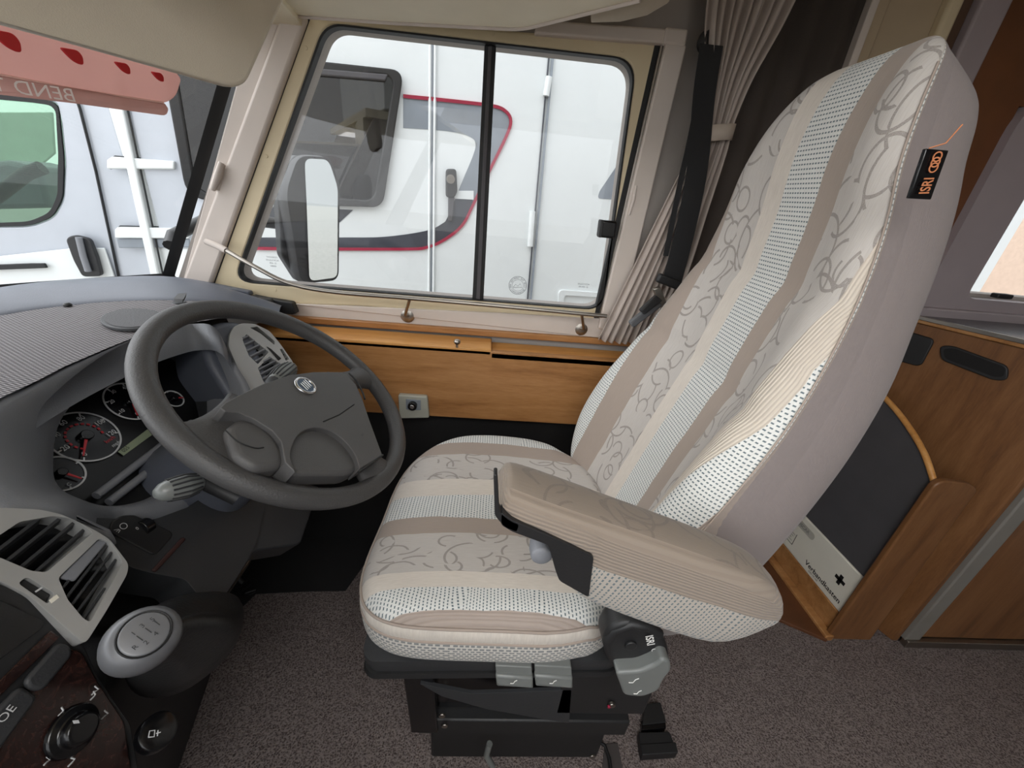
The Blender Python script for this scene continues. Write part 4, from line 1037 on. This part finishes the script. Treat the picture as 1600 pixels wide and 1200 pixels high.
# side body to the right of the binnacle, carrying the side vent
pV = V((-.47, .78, .80)); nV = V((.8, -.28, .52)).normalized()
bp = px(((322, 560), (318, 515), (345, 500), (378, 502), (395, 520), (425, 600), (400, 650), (372, 640), (345, 600)), pV-nV*.006, nV)
slab('side_body', rnd(bp, .02, 4), -nV*.12, 'dash', da, .018, seg=5)
vr = px(((357, 541), (359, 522), (366, 510), (378, 505), (398, 506), (421, 517), (437, 536), (458, 566), (460, 590), (440, 615), (400, 625), (388, 604), (371, 574)), pV, nV)
hA = px(((379, 531), (385, 522), (420, 550), (403, 569), (389, 556)), pV, nV)
hB = px(((403, 575), (421, 557), (442, 571), (441, 584), (422, 600), (412, 597)), pV, nV)
hC = px(((391, 512), (402, 510), (429, 533), (429, 539), (407, 521)), pV, nV)
hE = px(((437, 545), (441, 545), (452, 561), (447, 564)), pV, nV)
vb_ = slab('side_vent', rnd(vr, .006), -nV*.02, 'silver', da, .003, holes=[rnd(h, .002, 3) for h in (hA, hB, hC, hE)], seg=3)
slab('vent_well', [p-nV*.018 for p in inset(vr, .003)], -nV*.002, 'blackgloss', vb_, 0)
def slats(par, hole, k, dirv, n_, off, r=.0015, mat='dashdark'):
    """louvre blades across a vent opening, parallel to dirv"""
    d_ = dirv.normalized(); q = n_.cross(d_).normalized(); c = sum(hole, V((0, 0, 0)))/len(hole)
    ss = [(p-c).dot(q) for p in hole]; lo_, hi_ = min(ss), max(ss)
    for i in range(k):
        s_ = lo_+(hi_-lo_)*(i+.5)/k; ts = []
        for j in range(len(hole)):
            a, b = hole[j-1], hole[j]; sa, sb_ = (a-c).dot(q)-s_, (b-c).dot(q)-s_
            if sa*sb_ < 0: ts.append((a.lerp(b, sa/(sa-sb_))-c).dot(d_))
        if len(ts) < 2: continue
        m_ = c+q*s_-n_*off
        obox('louvre', m_+d_*(min(ts)+max(ts))/2, d_*((max(ts)-min(ts))/2-.0005), q*r, n_*.004+q*.002, mat, par, 0)
dvs = at(413, 541, pV, nV)-at(388, 553, pV, nV)
slats(vb_, hA, 5, dvs, nV, .003, .0014, 'dashgrey')
slats(vb_, hB, 5, dvs, nV, .003, .0014, 'dashgrey')
slats(vb_, hE, 3, dvs, nV, .005, .0006, 'lever')
slab('vent_slider', px(((417, 541), (424, 545), (440, 560), (436, 563)), pV+nV*.002, nV), -nV*.004, 'rubber', vb_, .001)
# centre vents
pC = V((-.42, .25, .76)); nC = V((.85, .05, .5)).normalized()
vl = px(((-60, 800), (0, 793), (63, 796), (98, 804), (150, 829), (172, 843), (201, 881), (199, 897), (166, 955), (133, 1007), (105, 983), (45, 930), (0, 908), (-60, 885)), pC, nC)
h1 = px(((-40, 850), (0, 836), (31, 815), (84, 806), (115, 811), (146, 832), (73, 894), (49, 892), (0, 871), (-40, 862)), pC, nC)
h2 = px(((155, 841), (171, 846), (186, 868), (192, 880), (141, 972), (130, 966), (106, 937), (91, 903)), pC, nC)
h3 = px(((28, 911), (42, 901), (86, 927), (75, 944)), pC, nC)
cvv = slab('centre_vents', rnd(vl, .006), -nC*.025, 'silver', da, .005, holes=[rnd(h, .003, 3) for h in (h1, h2, h3)], seg=3)
slab('vent_well', [p-nC*.022 for p in inset(vl, .002)], -nC*.003, 'blackgloss', cvv, 0)
dsl = at(84, 812, pC, nC)-at(12, 869, pC, nC)
slats(cvv, h1, 5, dsl, nC, .008, .0014, 'dashdark')
slats(cvv, h2, 6, at(190, 870, pC, nC)-at(125, 960, pC, nC), nC, .008, .0012, 'dashdark')
slab('vent_flap', px(((152, 842), (170, 846), (118, 908), (92, 903)), pC-nC*.003, nC), -nC*.004, 'dashgrey', cvv, .002)
sw = slab('switch', [p-nC*.004 for p in inset(h3, .001)], -nC*.01, 'black', cvv, .001)
slab('switch_mark', px(((54, 924), (66, 916), (68, 918), (56, 926)), pC-nC*.003, nC), nC*.0005, 'gwhite', sw, 0)
slab('vent_mark', px(((76, 938), (88, 929), (92, 934), (80, 943)), pC+nC*.0003, nC), nC*.0006, 'offwhite', cvv, 0)
# dash front between vents and binnacle
fp_ = px(((-80, 740), (-10, 760), (70, 780), (120, 800), (175, 825), (190, 850), (150, 832), (98, 806), (60, 798), (0, 800), (-80, 815)), pM-nM*.014, nM)
slab('front_panel', fp_, -nM*.05, 'dashgrey', da, .006, seg=3)
# lower fascia with headlight level wheel
pK = V((-.46, .45, .66)); nK = V((.80, .08, .60)).normalized()
fl = px(((120, 808), (240, 812), (300, 790), (345, 750), (420, 745), (412, 800), (400, 850), (372, 900), (345, 940), (318, 940), (290, 905), (235, 895), (200, 885), (172, 843)), pK, nK)
slab('lower_fascia', rnd(fl, .008), -nK*.06, 'dashdark', da, .006, seg=3)
kn = px(((330, 775), (420, 745), (500, 760), (470, 850), (400, 860), (345, 945), (300, 890)), pK-nK*.01, nK)
slab('knee_panel', rnd(kn, .01), -nK*.05, 'dashdark', da, .008, seg=3)
hp = px(((171, 830), (174, 815), (190, 805), (210, 804), (268, 830), (270, 838), (246, 865), (238, 866)), pK+nK*.002, nK)
hpn = slab('headlight_panel', rnd(hp, .004), -nK*.006, 'black', da, .0015)
disc('thumb_wheel', at(217, 829, pK-nK*.004, nK), (0, .6, -.2), .012, .014, 'blackgloss', hpn)
text('digit', '0', at(214, 826, pK+nK*.009, nK), dsl, V((-.5, 0, .85)), .006, M['gwhite'], hpn)
ic = at(193, 822, pK+nK*.003, nK); e2_ = nK.cross(V((0, 1, 0))).normalized()*-1
ring('lamp_symbol', ic, nK, .004, .0008, .0003, 'gwhite', hpn, 16)
for k in range(3): tube('lamp_symbol', [ic+V((0, -.006, 0))-e2_*(.003+.002*k-.005)*.5, ic+V((0, -.010, 0))-e2_*(.004+.003*k-.006)], .0004, 'gwhite', hpn, 4)
slab('wood_edge', px(((286, 838), (292, 842), (245, 893), (238, 890)), pK+nK*.003, nK), -nK*.01, plain('red_brown_edge', '#3a2220', .5), da, .002)
# body behind everything
loft('dash_body', [[V((-1.2, .33, z)), V((x, .33, z)), V((x-.03, .55, z)), V((x-.02, .95, z)), V((-.90, .95, z))] for z, x in ((.40, -.72), (.55, -.60), (.70, -.60), (.80, -.62), (.835, -.70))], 'dashdark', da, bevel=.01)
loft('centre_body', [[V((-1.16, -.85, z)), V((x-.1, -.85, z)), V((x, -.3, z)), V((x, .20, z)), V((x-.03, .285, z)), V((-1.24, .33, z)), V((-1.30, .0, z))] for z, x in ((.605, -.42), (.70, -.455), (.78, -.49), (.865, -.55))], 'dashgrey', da, bevel=.01)
# small fittings on top
nb = thing('dash_clip', 'small black angular clip on the ribbed mat near the windscreen', 'clip', Zp(281, 470, .868))
slab('clip_body', rnd([Zp(270, 472, .873), Zp(286, 473, .873), Zp(291, 463, .88), Zp(277, 464, .88)], .002), (0, .004, .006), 'black', nb, .001)
disc('clip_base', Zp(280, 474, .868), (0, 0, 1), .012, .003, 'dashdark', nb)
bt = disc('mat_stud', Zp(106, 478, .873), (0, 0, 1), .005, .004, 'black', prof=[(.006, 0), (.006, .003), (.003, .006)]); tag(bt, 'tiny black stud on the ribbed dash mat by the lip', 'stud')
spk = thing('speaker_grille', 'oval dark grey speaker grille set in the ribbed dash mat', 'speaker', Zp(205, 505, .873))
c5 = Zp(208, 503, .874); sp = [c5+V((.075*math.cos(a)*.75, .0, 0))+V((-.02*math.sin(a), .052*math.sin(a), .0)) for a in (2*math.pi*i/36 for i in range(36))]
sp = [Zp(208+50*math.cos(a), 502+16*math.sin(a)-6*math.cos(a)*.3, .874) for a in (2*math.pi*i/36 for i in range(36))]
slab('grille_rim', sp, (0, 0, .005), 'dashdark', spk, .001)
slab('grille_mesh', [V((p.x, p.y, .879)) for p in inset(sp, .005)], (0, 0, .0012), plain('speaker_mesh', '#4b4a4c', .7, grain=1, gscale=500), spk, 0)
eb = thing('dash_end_bracket', 'black perforated plastic end piece of the dash against the side wall', 'bracket', W(430, 482, 1.02))
slab('bracket_body', rnd([W(*q, 1.015) for q in ((392, 462), (412, 466), (456, 473), (463, 490), (455, 492), (420, 488), (395, 478))], .004), (0, .02, 0), 'black', eb, .004)
slab('bracket_wedge', rnd([W(*q, 1.0) for q in ((398, 466), (420, 468), (430, 486), (402, 484))], .004), (0, .02, 0), 'dashdark', eb, .004)
disc('bracket_screw', W(425, 479, 1.0), (0, -1, 0), .004, .003, 'blackgloss', eb, 12)
slab('pillar_foot', [W(*q, 1.02) for q in ((294, 441), (300, 439), (388, 456), (390, 462), (380, 466))], (0, .02, 0), 'dash', eb, .003)
# ================================================================== centre console
cn = thing('centre_console', 'dark centre console with burr wood trim and heater knob at the lower left', 'console', (-.6, .0, 0))
pN = V((-.38, .15, .66)); nN = V((.92, .0, .39)).normalized()
loft('console_body', [[V((-.95, -.3, 0)), V((-.57, -.3, 0)), V((-.57, .36, 0)), V((-.66, .70, 0)), V((-.95, .8, 0))],
     [V((-.95, -.3, .35)), V((-.43, -.3, .35)), V((-.43, .25, .35)), V((-.53, .46, .35)), V((-.95, .5, .35))],
     [V((-.95, -.3, .60)), V((-.375, -.3, .60)), V((-.372, .20, .60)), V((-.43, .30, .60)), V((-.95, .36, .60))]], 'dashdark', cn, bevel=.02)
cp = px(((-60, 900), (0, 912), (45, 934), (105, 987), (133, 1010), (155, 1060), (205, 1130), (222, 1230), (-60, 1260)), pN, nN)
cpl = slab('fascia', rnd(cp, .006), -nN*.03, 'black', cn, .006, seg=3)
bw = NT('burr_wood'); bco = bw.coord(); bf_ = bw.noise(bco, 70, 5, .7, 2.5)
bw.set(bw.ramp(bf_, [(.35, srgb('#130b0a')), (.55, srgb('#2a1815')), (.75, srgb('#40261f'))]), .22); M['burr'] = bw.m
slab('burr_trim', rnd(px(((96, 1012), (125, 1018), (148, 1062), (192, 1128), (206, 1230), (20, 1240), (-40, 1160), (40, 1085)), pN+nN*.001, nN), .006), nN*.002, 'burr', cpl, .0015)
slab('burr_trim', px(((-40, 1100), (78, 985), (92, 996), (-40, 1125)), pN+nN*.001, nN), nN*.002, 'burr', cpl, .0015)
rad = slab('storage_slot', px(((-40, 960), (0, 938), (70, 972), (62, 984), (0, 1030), (-40, 1060)), pN+nN*.001, nN), nN*.001, 'blackgloss', cpl, .0008)
rb1 = slab('rocker_button', rnd(px(((30, 1066), (86, 1004), (103, 1010), (108, 1024), (60, 1082), (38, 1080)), pN+nN*.001, nN), .006), nN*.006, 'dashdark', cpl, .003, seg=3)
rb2 = slab('rocker_button', rnd(px(((-40, 1140), (24, 1072), (50, 1088), (48, 1098), (-20, 1190), (-40, 1190)), pN+nN*.001, nN), .006), nN*.006, 'dashdark', cpl, .003, seg=3)
text('lettering', 'OE', at(10, 1116, pN+nN*.0085, nN), dsl, V((-.5, 0, .85)), .009, M['gwhite'], rb2)
kb = disc('heater_knob', at(112, 1142, pN+nN*.003, nN), nN, .02, .016, 'blackgloss', cn, prof=[(.021, 0), (.020, .004), (.014, .007), (.013, .013), (.011, .015)])
slab('knob_mark', [at(*q, pN+nN*.0190, nN) for q in ((113, 1126), (122, 1125), (124, 1130), (115, 1131))], nN*.0005, 'gwhite', kb, 0)
for cx_, cy_, dx, dy in ((147, 1080, 1, 1), (162, 1118, 1, 1), (95, 1113, 0, 1), (72, 1190, 1, 1), (110, 1192, 1, 0), (145, 1088, 0, 1)):
    q0 = at(cx_-4, cy_+6, pN+nN*.0035, nN); q1 = at(cx_+2, cy_, pN+nN*.0035, nN); q2 = at(cx_+4+3*dx, cy_-6+3*dy, pN+nN*.0035, nN); q3 = at(cx_+1, cy_-8, pN+nN*.0035, nN)
    tube('airflow_symbol', [q0, q1, q2, q3], .0007, 'gwhite', cpl, 4)
sk2 = disc('round_switch', at(240, 1148, V((-.348, .205, .585)), (.6, .1, .6)), (.6, .1, .6), .018, .012, 'blackgloss', cn, prof=[(.018, 0), (.018, .010), (.014, .012)])
at_sk = at(240, 1147, V((-.348, .205, .585))+V((.6, .1, .6)).normalized()*.0125, (.6, .1, .6))
for q in (((232, 1152), (234, 1142), (242, 1141), (241, 1151), (232, 1152)), ((246, 1150), (247, 1141)), ((244, 1146), (251, 1144))):
    tube('seat_symbol', [at(*p, at_sk, (.6, .1, .6)) for p in q], .0006, 'gwhite', sk2, 4)
# ledge under the gear lever
# gear lever
gk = Zp(222, 1000, .745)
gl_ = thing('gear_lever', 'grey rounded gear knob on a dark leather boot rising from the console', 'gear lever', V((gk.x, gk.y, .55)))
nk = V((.50, -.18, .80)).normalized()
kd, ku_, kw = frame_of(nk)
prof_k = [(rr_*.84, hh*.84) for rr_, hh in [(.013, -.045), (.020, -.035), (.028, -.022), (.032, -.008), (.0325, .004), (.030, .013), (.025, .018), (.018, .0205), (.006, .021)]]
rings = []
for rr_, hh in prof_k:
    rings.append([gk+nk*hh+ku_*rr_*1.0*math.cos(a)+kw*rr_*.94*math.sin(a) for a in (2*math.pi*j/36 for j in range(36))])
kn_ = loft('knob', rings, 'knobgrey', gl_, smooth=180)
disc('knob_cap', gk+nk*.0150, nk, .017, .004, plain('knob_cap_grey', '#6e6f72', .4, .2), kn_, prof=[(.0170, 0), (.0168, .003), (.015, .0036)])
tube('cap_groove', [gk+nk*.0172+ku_*.0175*math.cos(a)+kw*.0175*math.sin(a) for a in (2*math.pi*j/30 for j in range(30))], .0009, 'rubber', kn_, 6, closed=True)
rr1 = (at(262, 975, gk+nk*.022, nk)-at(205, 1028, gk+nk*.022, nk)).normalized(); rr2 = nk.cross(rr1)
for s_, a_, b_ in (('R', -.012, -.004), ('1', -.005, .007), ('3', .003, .007), ('5', .011, .005), ('2', -.005, -.008), ('4', .004, -.008)):
    text('gear_number', s_, gk+nk*.0189+rr1*a_*.85+rr2*b_*.85, rr1, rr2, .0055, M['dashdark'], kn_)
for a_ in (-.005, .003, .011): tube('gate_line', [gk+nk*.0189+rr1*a_*.85+rr2*.003, gk+nk*.0189+rr1*a_*.85-rr2*.0035], .0004, 'dashdark', kn_, 4)
bb = [gk-nk*.040, gk-nk*.06+V((0, .01, 0)), gk+V((-.045, .02, -.09)), gk+V((-.055, .03, -.13))]
def boot_ring(c, rx, ry, k, ph):
    return [c+V((rx*math.cos(a)*(1+k*math.sin(5*a+ph)), ry*math.sin(a)*(1+k*math.sin(4*a+ph*2)), .012*k*8*math.sin(3*a+ph))) for a in (2*math.pi*j/48 for j in range(48))]
b1_, b2_, b3_, b4_ = Zp(246, 985, .690), Zp(276, 985, .645), Zp(292, 990, .600), Zp(296, 992, .55)
rings = [boot_ring(gk-nk*.030, .013, .013, .0, 0), boot_ring(b1_, .022, .025, .10, .4), boot_ring(b2_, .038, .042, .16, 1.1),
         boot_ring(b3_, .054, .058, .10, 1.7), boot_ring(b4_, .062, .066, .02, 2.4), boot_ring(b4_+V((-.01, 0, -.04)), .064, .068, 0, 2.4)]
loft('leather_boot', rings, plain('black_leather', '#252526', .45, grain=.5, gscale=250), gl_, smooth=180, sub=1)
# ================================================================== steering wheel
wc = V((-.302, .566, .803)); wn = V((.629, 0, .777)); we = V((0, 1, 0)); wu = V((-.777, 0, .629))
def wp(x, y, h=0): return at(x, y, wc+wn*h, wn)
sw_ = thing('steering_wheel', 'large dark grey steering wheel with airbag pad and chrome ringed badge', 'steering wheel', wc)
P = []; rad_ = []
rw = .190
rg_ = []
for i in range(96):
    a = 2*math.pi*i/96; dv = we*math.cos(a)+wu*math.sin(a); c = wc+dv*rw
    rg_.append([c+dv*.0148*math.cos(b)+wn*.0145*math.sin(b) for b in (2*math.pi*j/20 for j in range(20))])
rg_.append(rg_[0])
loft('rim', rg_, 'wheel', sw_, caps=False, smooth=180)
def spoke(a_deg, w0, w1, r0, sg=0):
    a = math.radians(a_deg); dv = we*math.cos(a)+wu*math.sin(a); pv = wn.cross(dv)
    rings = []
    for t in [i/8 for i in range(9)]:
        r_ = r0+(rw-r0)*t; wd = w0+(w1-w0)*(abs(2*t-1)**2*.5 if t < .5 else (2*t-1)**2*1.0); h = .006*(1-t)-.004
        th = .014+.002*t
        c = wc+dv*r_+wn*h
        rings.append([c+pv*wd*math.cos(b)*(1 if abs(math.cos(b)) < .99 else 1)+wn*th*math.sin(b) for b in (2*math.pi*j/16 for j in range(16))])
    return loft('spoke', rings, 'wheel', sw_, smooth=180)
spoke(-21, .020, .036, .09); spoke(172, .042, .062, .09); spoke(-106, .030, .050, .10)
# back of the hub
hb = [wp(*q, .0) for q in ((352, 650), (375, 625), (410, 605), (470, 590), (530, 590), (560, 615), (575, 660), (588, 705), (545, 735), (455, 735), (440, 712), (400, 735), (375, 720), (385, 680))]
slab('hub_back', rnd(hb, .012, 4), -wn*.035, 'wheel', sw_, .012, seg=4)
ap_ = [(344, 637), (352, 629), (372, 618), (410, 600), (452, 586), (490, 581), (530, 581), (541, 585), (556, 600), (566, 622), (577, 655), (596, 710), (545, 738), (462, 738), (446, 722), (440, 690), (425, 672), (398, 655), (372, 644), (352, 643)]
notch = cat([V((562, 733, 0)), V((556, 712, 0)), V((540, 690, 0)), V((518, 674, 0)), V((492, 668, 0)), V((470, 676, 0)), V((458, 694, 0)), V((454, 714, 0)), V((462, 738, 0))], 3)
up_ = [V((x, y, 0)) for x, y in ap_[:11]]+[V((598, 712, 0)), V((568, 729, 0))]+notch+[V((x, y, 0)) for x, y in ap_[14:]]
pad = slab('airbag_pad', [wp(p.x, p.y, .031) for p in up_], -wn*.03, 'pad', sw_, .005, seg=4)
slab('pad_hollow', rnd([wp(*q, .022) for q in ((440, 665), (500, 650), (560, 680), (580, 722), (545, 740), (458, 740), (436, 722))], .01), -wn*.03, 'pad', pad, .006, seg=3)
slab('spoke_cover', rnd([wp(*q, .024) for q in ((352, 668), (376, 651), (404, 658), (432, 680), (447, 708), (445, 728), (400, 732), (368, 712))], .010), -wn*.03, 'pad', sw_, .009, seg=4)
tube('cover_groove', cat([wp(*q, .0245) for q in ((352, 672), (372, 690), (398, 700), (412, 699))], 4), .0008, 'rubber', sw_, 6)
# moulded hollow: lower crescent raised edge line and the split lines
def on_pad(x, y, h=.0375): return wp(x, y, h)
tube('pad_split', [on_pad(505, 659, .0312), on_pad(530, 648, .0312), on_pad(553, 632, .0312)], .0011, 'rubber', pad, 6)
arc = cat([on_pad(462, 733, .034), on_pad(452, 705, .035), on_pad(458, 680, .0365), on_pad(485, 667, .038), on_pad(515, 672, .038), on_pad(540, 690, .037), on_pad(556, 715, .035), on_pad(562, 730, .033)], 5)
cr_ = [wp(x, y, .0445) for x, y in ((463, 737), (450, 715), (452, 690), (466, 675), (490, 668), (518, 673), (540, 690), (556, 715), (560, 731), (545, 738))]
tube('pad_gap', [wp(*q, .031) for q in ((560, 738), (575, 727), (598, 711))], .0018, 'rubber', sw_, 6)
tube('pad_gap', cat([wp(*q, .0315) for q in ((545, 583), (556, 594), (566, 612), (570, 624))], 4), .0016, 'rubber', sw_, 6)
text('airbag_mark', 'SRS', on_pad(566, 680, .0318), we, wu, .005, M['dashdark'], pad)
bc = wp(476, 604, .0305)
bdg = disc('badge', bc, wn, .016, .004, 'chrome', sw_, prof=[(.0175, 0), (.0175, .003), (.016, .0045), (.0135, .0045), (.0130, .003)])
disc('badge_face', bc+wn*.0025, wn, .0135, .001, plain('badge_blue', '#3d4b5c', .25, .3), bdg)
for k in range(4):
    o_ = (k-1.5)*.0045
    obox('badge_bar', bc+wn*.0040+we*o_, (we*.3+wu)*.007, (we-wu*.3)*.0011, wn*.0005, 'chrome', bdg, 0)
# column, stalks
cl_ = thing('steering_column', 'dark steering column shroud with ribbed grey stalks behind the wheel', 'steering column', (-.45, .57, .6))
cr0, cr1 = wc-wn*.035, V((-.52, .57, .60))
rings = []
for t, rx, ry in ((0, .050, .045), (.15, .062, .058), (.5, .070, .075), (1, .075, .09)):
    c = cr0.lerp(cr1, t); rings.append([c+we*rx*math.copysign(abs(math.cos(a))**.7, math.cos(a))+wu*ry*math.copysign(abs(math.sin(a))**.7, math.sin(a)) for a in (2*math.pi*j/32 for j in range(32))])
loft('column_shroud', rings, 'dash', cl_, smooth=60)
def stalk(a, b, c, h, mat, label):
    p0, p1, p2 = wp(*a, h), wp(*b, h), wp(*c, h); d_ = (p1-p0).normalized(); L = (p1-p0).length
    s_ = tube('stalk', [p0.lerp(p1, .5), p1, p2], .010, 'black', cl_, 12)
    pr_ = [(0, .006), (.006, .012), (.016, .0155), (.03, .0165), (L*.6, .0165), (L*.9, .012), (L, .009)]
    pr_ = [(s, r_*.86) for s, r_ in pr_]
    kk = tube('stalk_grip', [p0+d_*s for s, r_ in pr_], [r_ for s, r_ in pr_], mat, cl_, 20, smooth=180)
    d2, u2, w2 = frame_of(d_)
    for j in range(14):
        a_ = 2*math.pi*j/14; q = u2*math.cos(a_)+w2*math.sin(a_)
        tube('grip_rib', [p0+d_*.012+q*.0125, p0+d_*.03+q*.0145, p0+d_*L*.6+q*.0145, p0+d_*L*.85+q*.0118], .0013, 'dashdark', kk, 5)
    return kk
stalk((242, 772), (318, 752), (372, 778), -.058, 'lever', '')
stalk((458, 572), (425, 598), (420, 640), -.012, 'lever', '')
tube('tilt_lever', [at(404, 848, (-.50, .6, .4), (.8, 0, .6)), at(385, 880, (-.50, .6, .4), (.8, 0, .6)), at(350, 930, (-.50, .6, .4), (.8, 0, .6))], .006, 'steel', cl_, 8)
# pedals and floor ahead
pe = thing('pedal', 'black ribbed rubber pedal pad low behind the console', 'pedal', Zp(388, 915, .08))
pq = [Zp(*q, .10) for q in ((366, 912), (376, 896), (404, 905), (402, 926), (385, 930))]
slab('pedal_pad', rnd(pq, .012), (-.012, 0, -.012), 'rubber', pe, .003, seg=3)
for k in range(4):
    t = (k+.5)/4; tube('pad_rib', [pq[0].lerp(pq[4], t)+V((.002, 0, .002)), pq[1].lerp(pq[3], t)+V((.002, 0, .002))], .0025, 'black', pe, 6)
tube('pedal_arm', [pq[1].lerp(pq[3], .5)+V((-.01, 0, -.01)), V((-.80, .80, .25)), V((-.86, .78, .42))], .009, 'black', pe, 8)
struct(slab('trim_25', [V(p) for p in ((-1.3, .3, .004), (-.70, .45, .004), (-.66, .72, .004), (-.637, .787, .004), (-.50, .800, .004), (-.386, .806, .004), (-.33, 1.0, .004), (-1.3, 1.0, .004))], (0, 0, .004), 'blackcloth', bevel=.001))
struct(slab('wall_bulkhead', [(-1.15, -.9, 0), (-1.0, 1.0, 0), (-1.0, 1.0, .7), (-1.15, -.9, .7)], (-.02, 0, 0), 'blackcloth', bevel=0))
# pink windscreen film with red dabs, folded flap with reversed lettering
pk = thing('pink_film', 'pink translucent plastic sheet with red adhesive dabs and reversed lettering behind the sun visor', 'film', ws_hit(120, 120, .03))
fm = rnd([ws_hit(*q, .02) for q in ((-60, 5), (0, 28), (140, 60), (270, 110), (282, 122), (274, 150), (256, 162), (120, 140), (0, 117), (-60, 108))], [0, 0, 0, .01, .01, .02, .02, 0, 0, 0], 4)
slab('sheet', fm, (.0015, 0, 0), 'film', pk, 0, smooth=None)
flp = rnd([ws_hit(*q, o_) for q, o_ in (((-60, 108), .02), ((0, 117), .02), ((120, 140), .02), ((256, 161), .02), ((262, 170), .05), ((259, 181), .07), ((120, 162), .07), ((0, 148), .07), ((-60, 138), .07))], [0, 0, 0, .005, .005, .01, 0, 0, 0], 4)
flap = slab('folded_flap', flp, (.0015, 0, 0), M['film'], pk, 0, smooth=None)
tube('fold_line', [ws_hit(x, y, .024) for x, y in ((-60, 108), (0, 117), (120, 140), (256, 161))], .0022, plain('fold_pale', '#e9c3bb', .6), pk, 6)
ta, tb_ = ws_hit(118, 150, .075), ws_hit(0, 132, .075)
tr_ = (ta-tb_).normalized(); tn_ = V((1, -.3, 0)); tu_ = V((.0, 0, 1))
text('lettering', 'BEND THIS FLAP', ws_hit(118, 151, .075), -tr_*-1, tu_, .027, plain('pale_lettering', '#f4e9e6', .6), pk, align='LEFT', mirror=True)
for q, s_ in (((5, 60), 1.2), ((110, 85), 1), ((189, 104), .8), ((244, 118), .7)):
    c = ws_hit(*q, .045); t_ = (tr_)
    P = [c+t_*a_*s_*.42+tu_*b_*s_*.5 for a_, b_ in ((-.030, .014), (.02, .016), (.030, .0), (.024, -.026), (.0, -.020), (-.018, -.002))]
    slab('red_dab', rnd(P, .008), (.004, 0, 0), plain('red_gum', '#c01a20', .4), pk, .001)
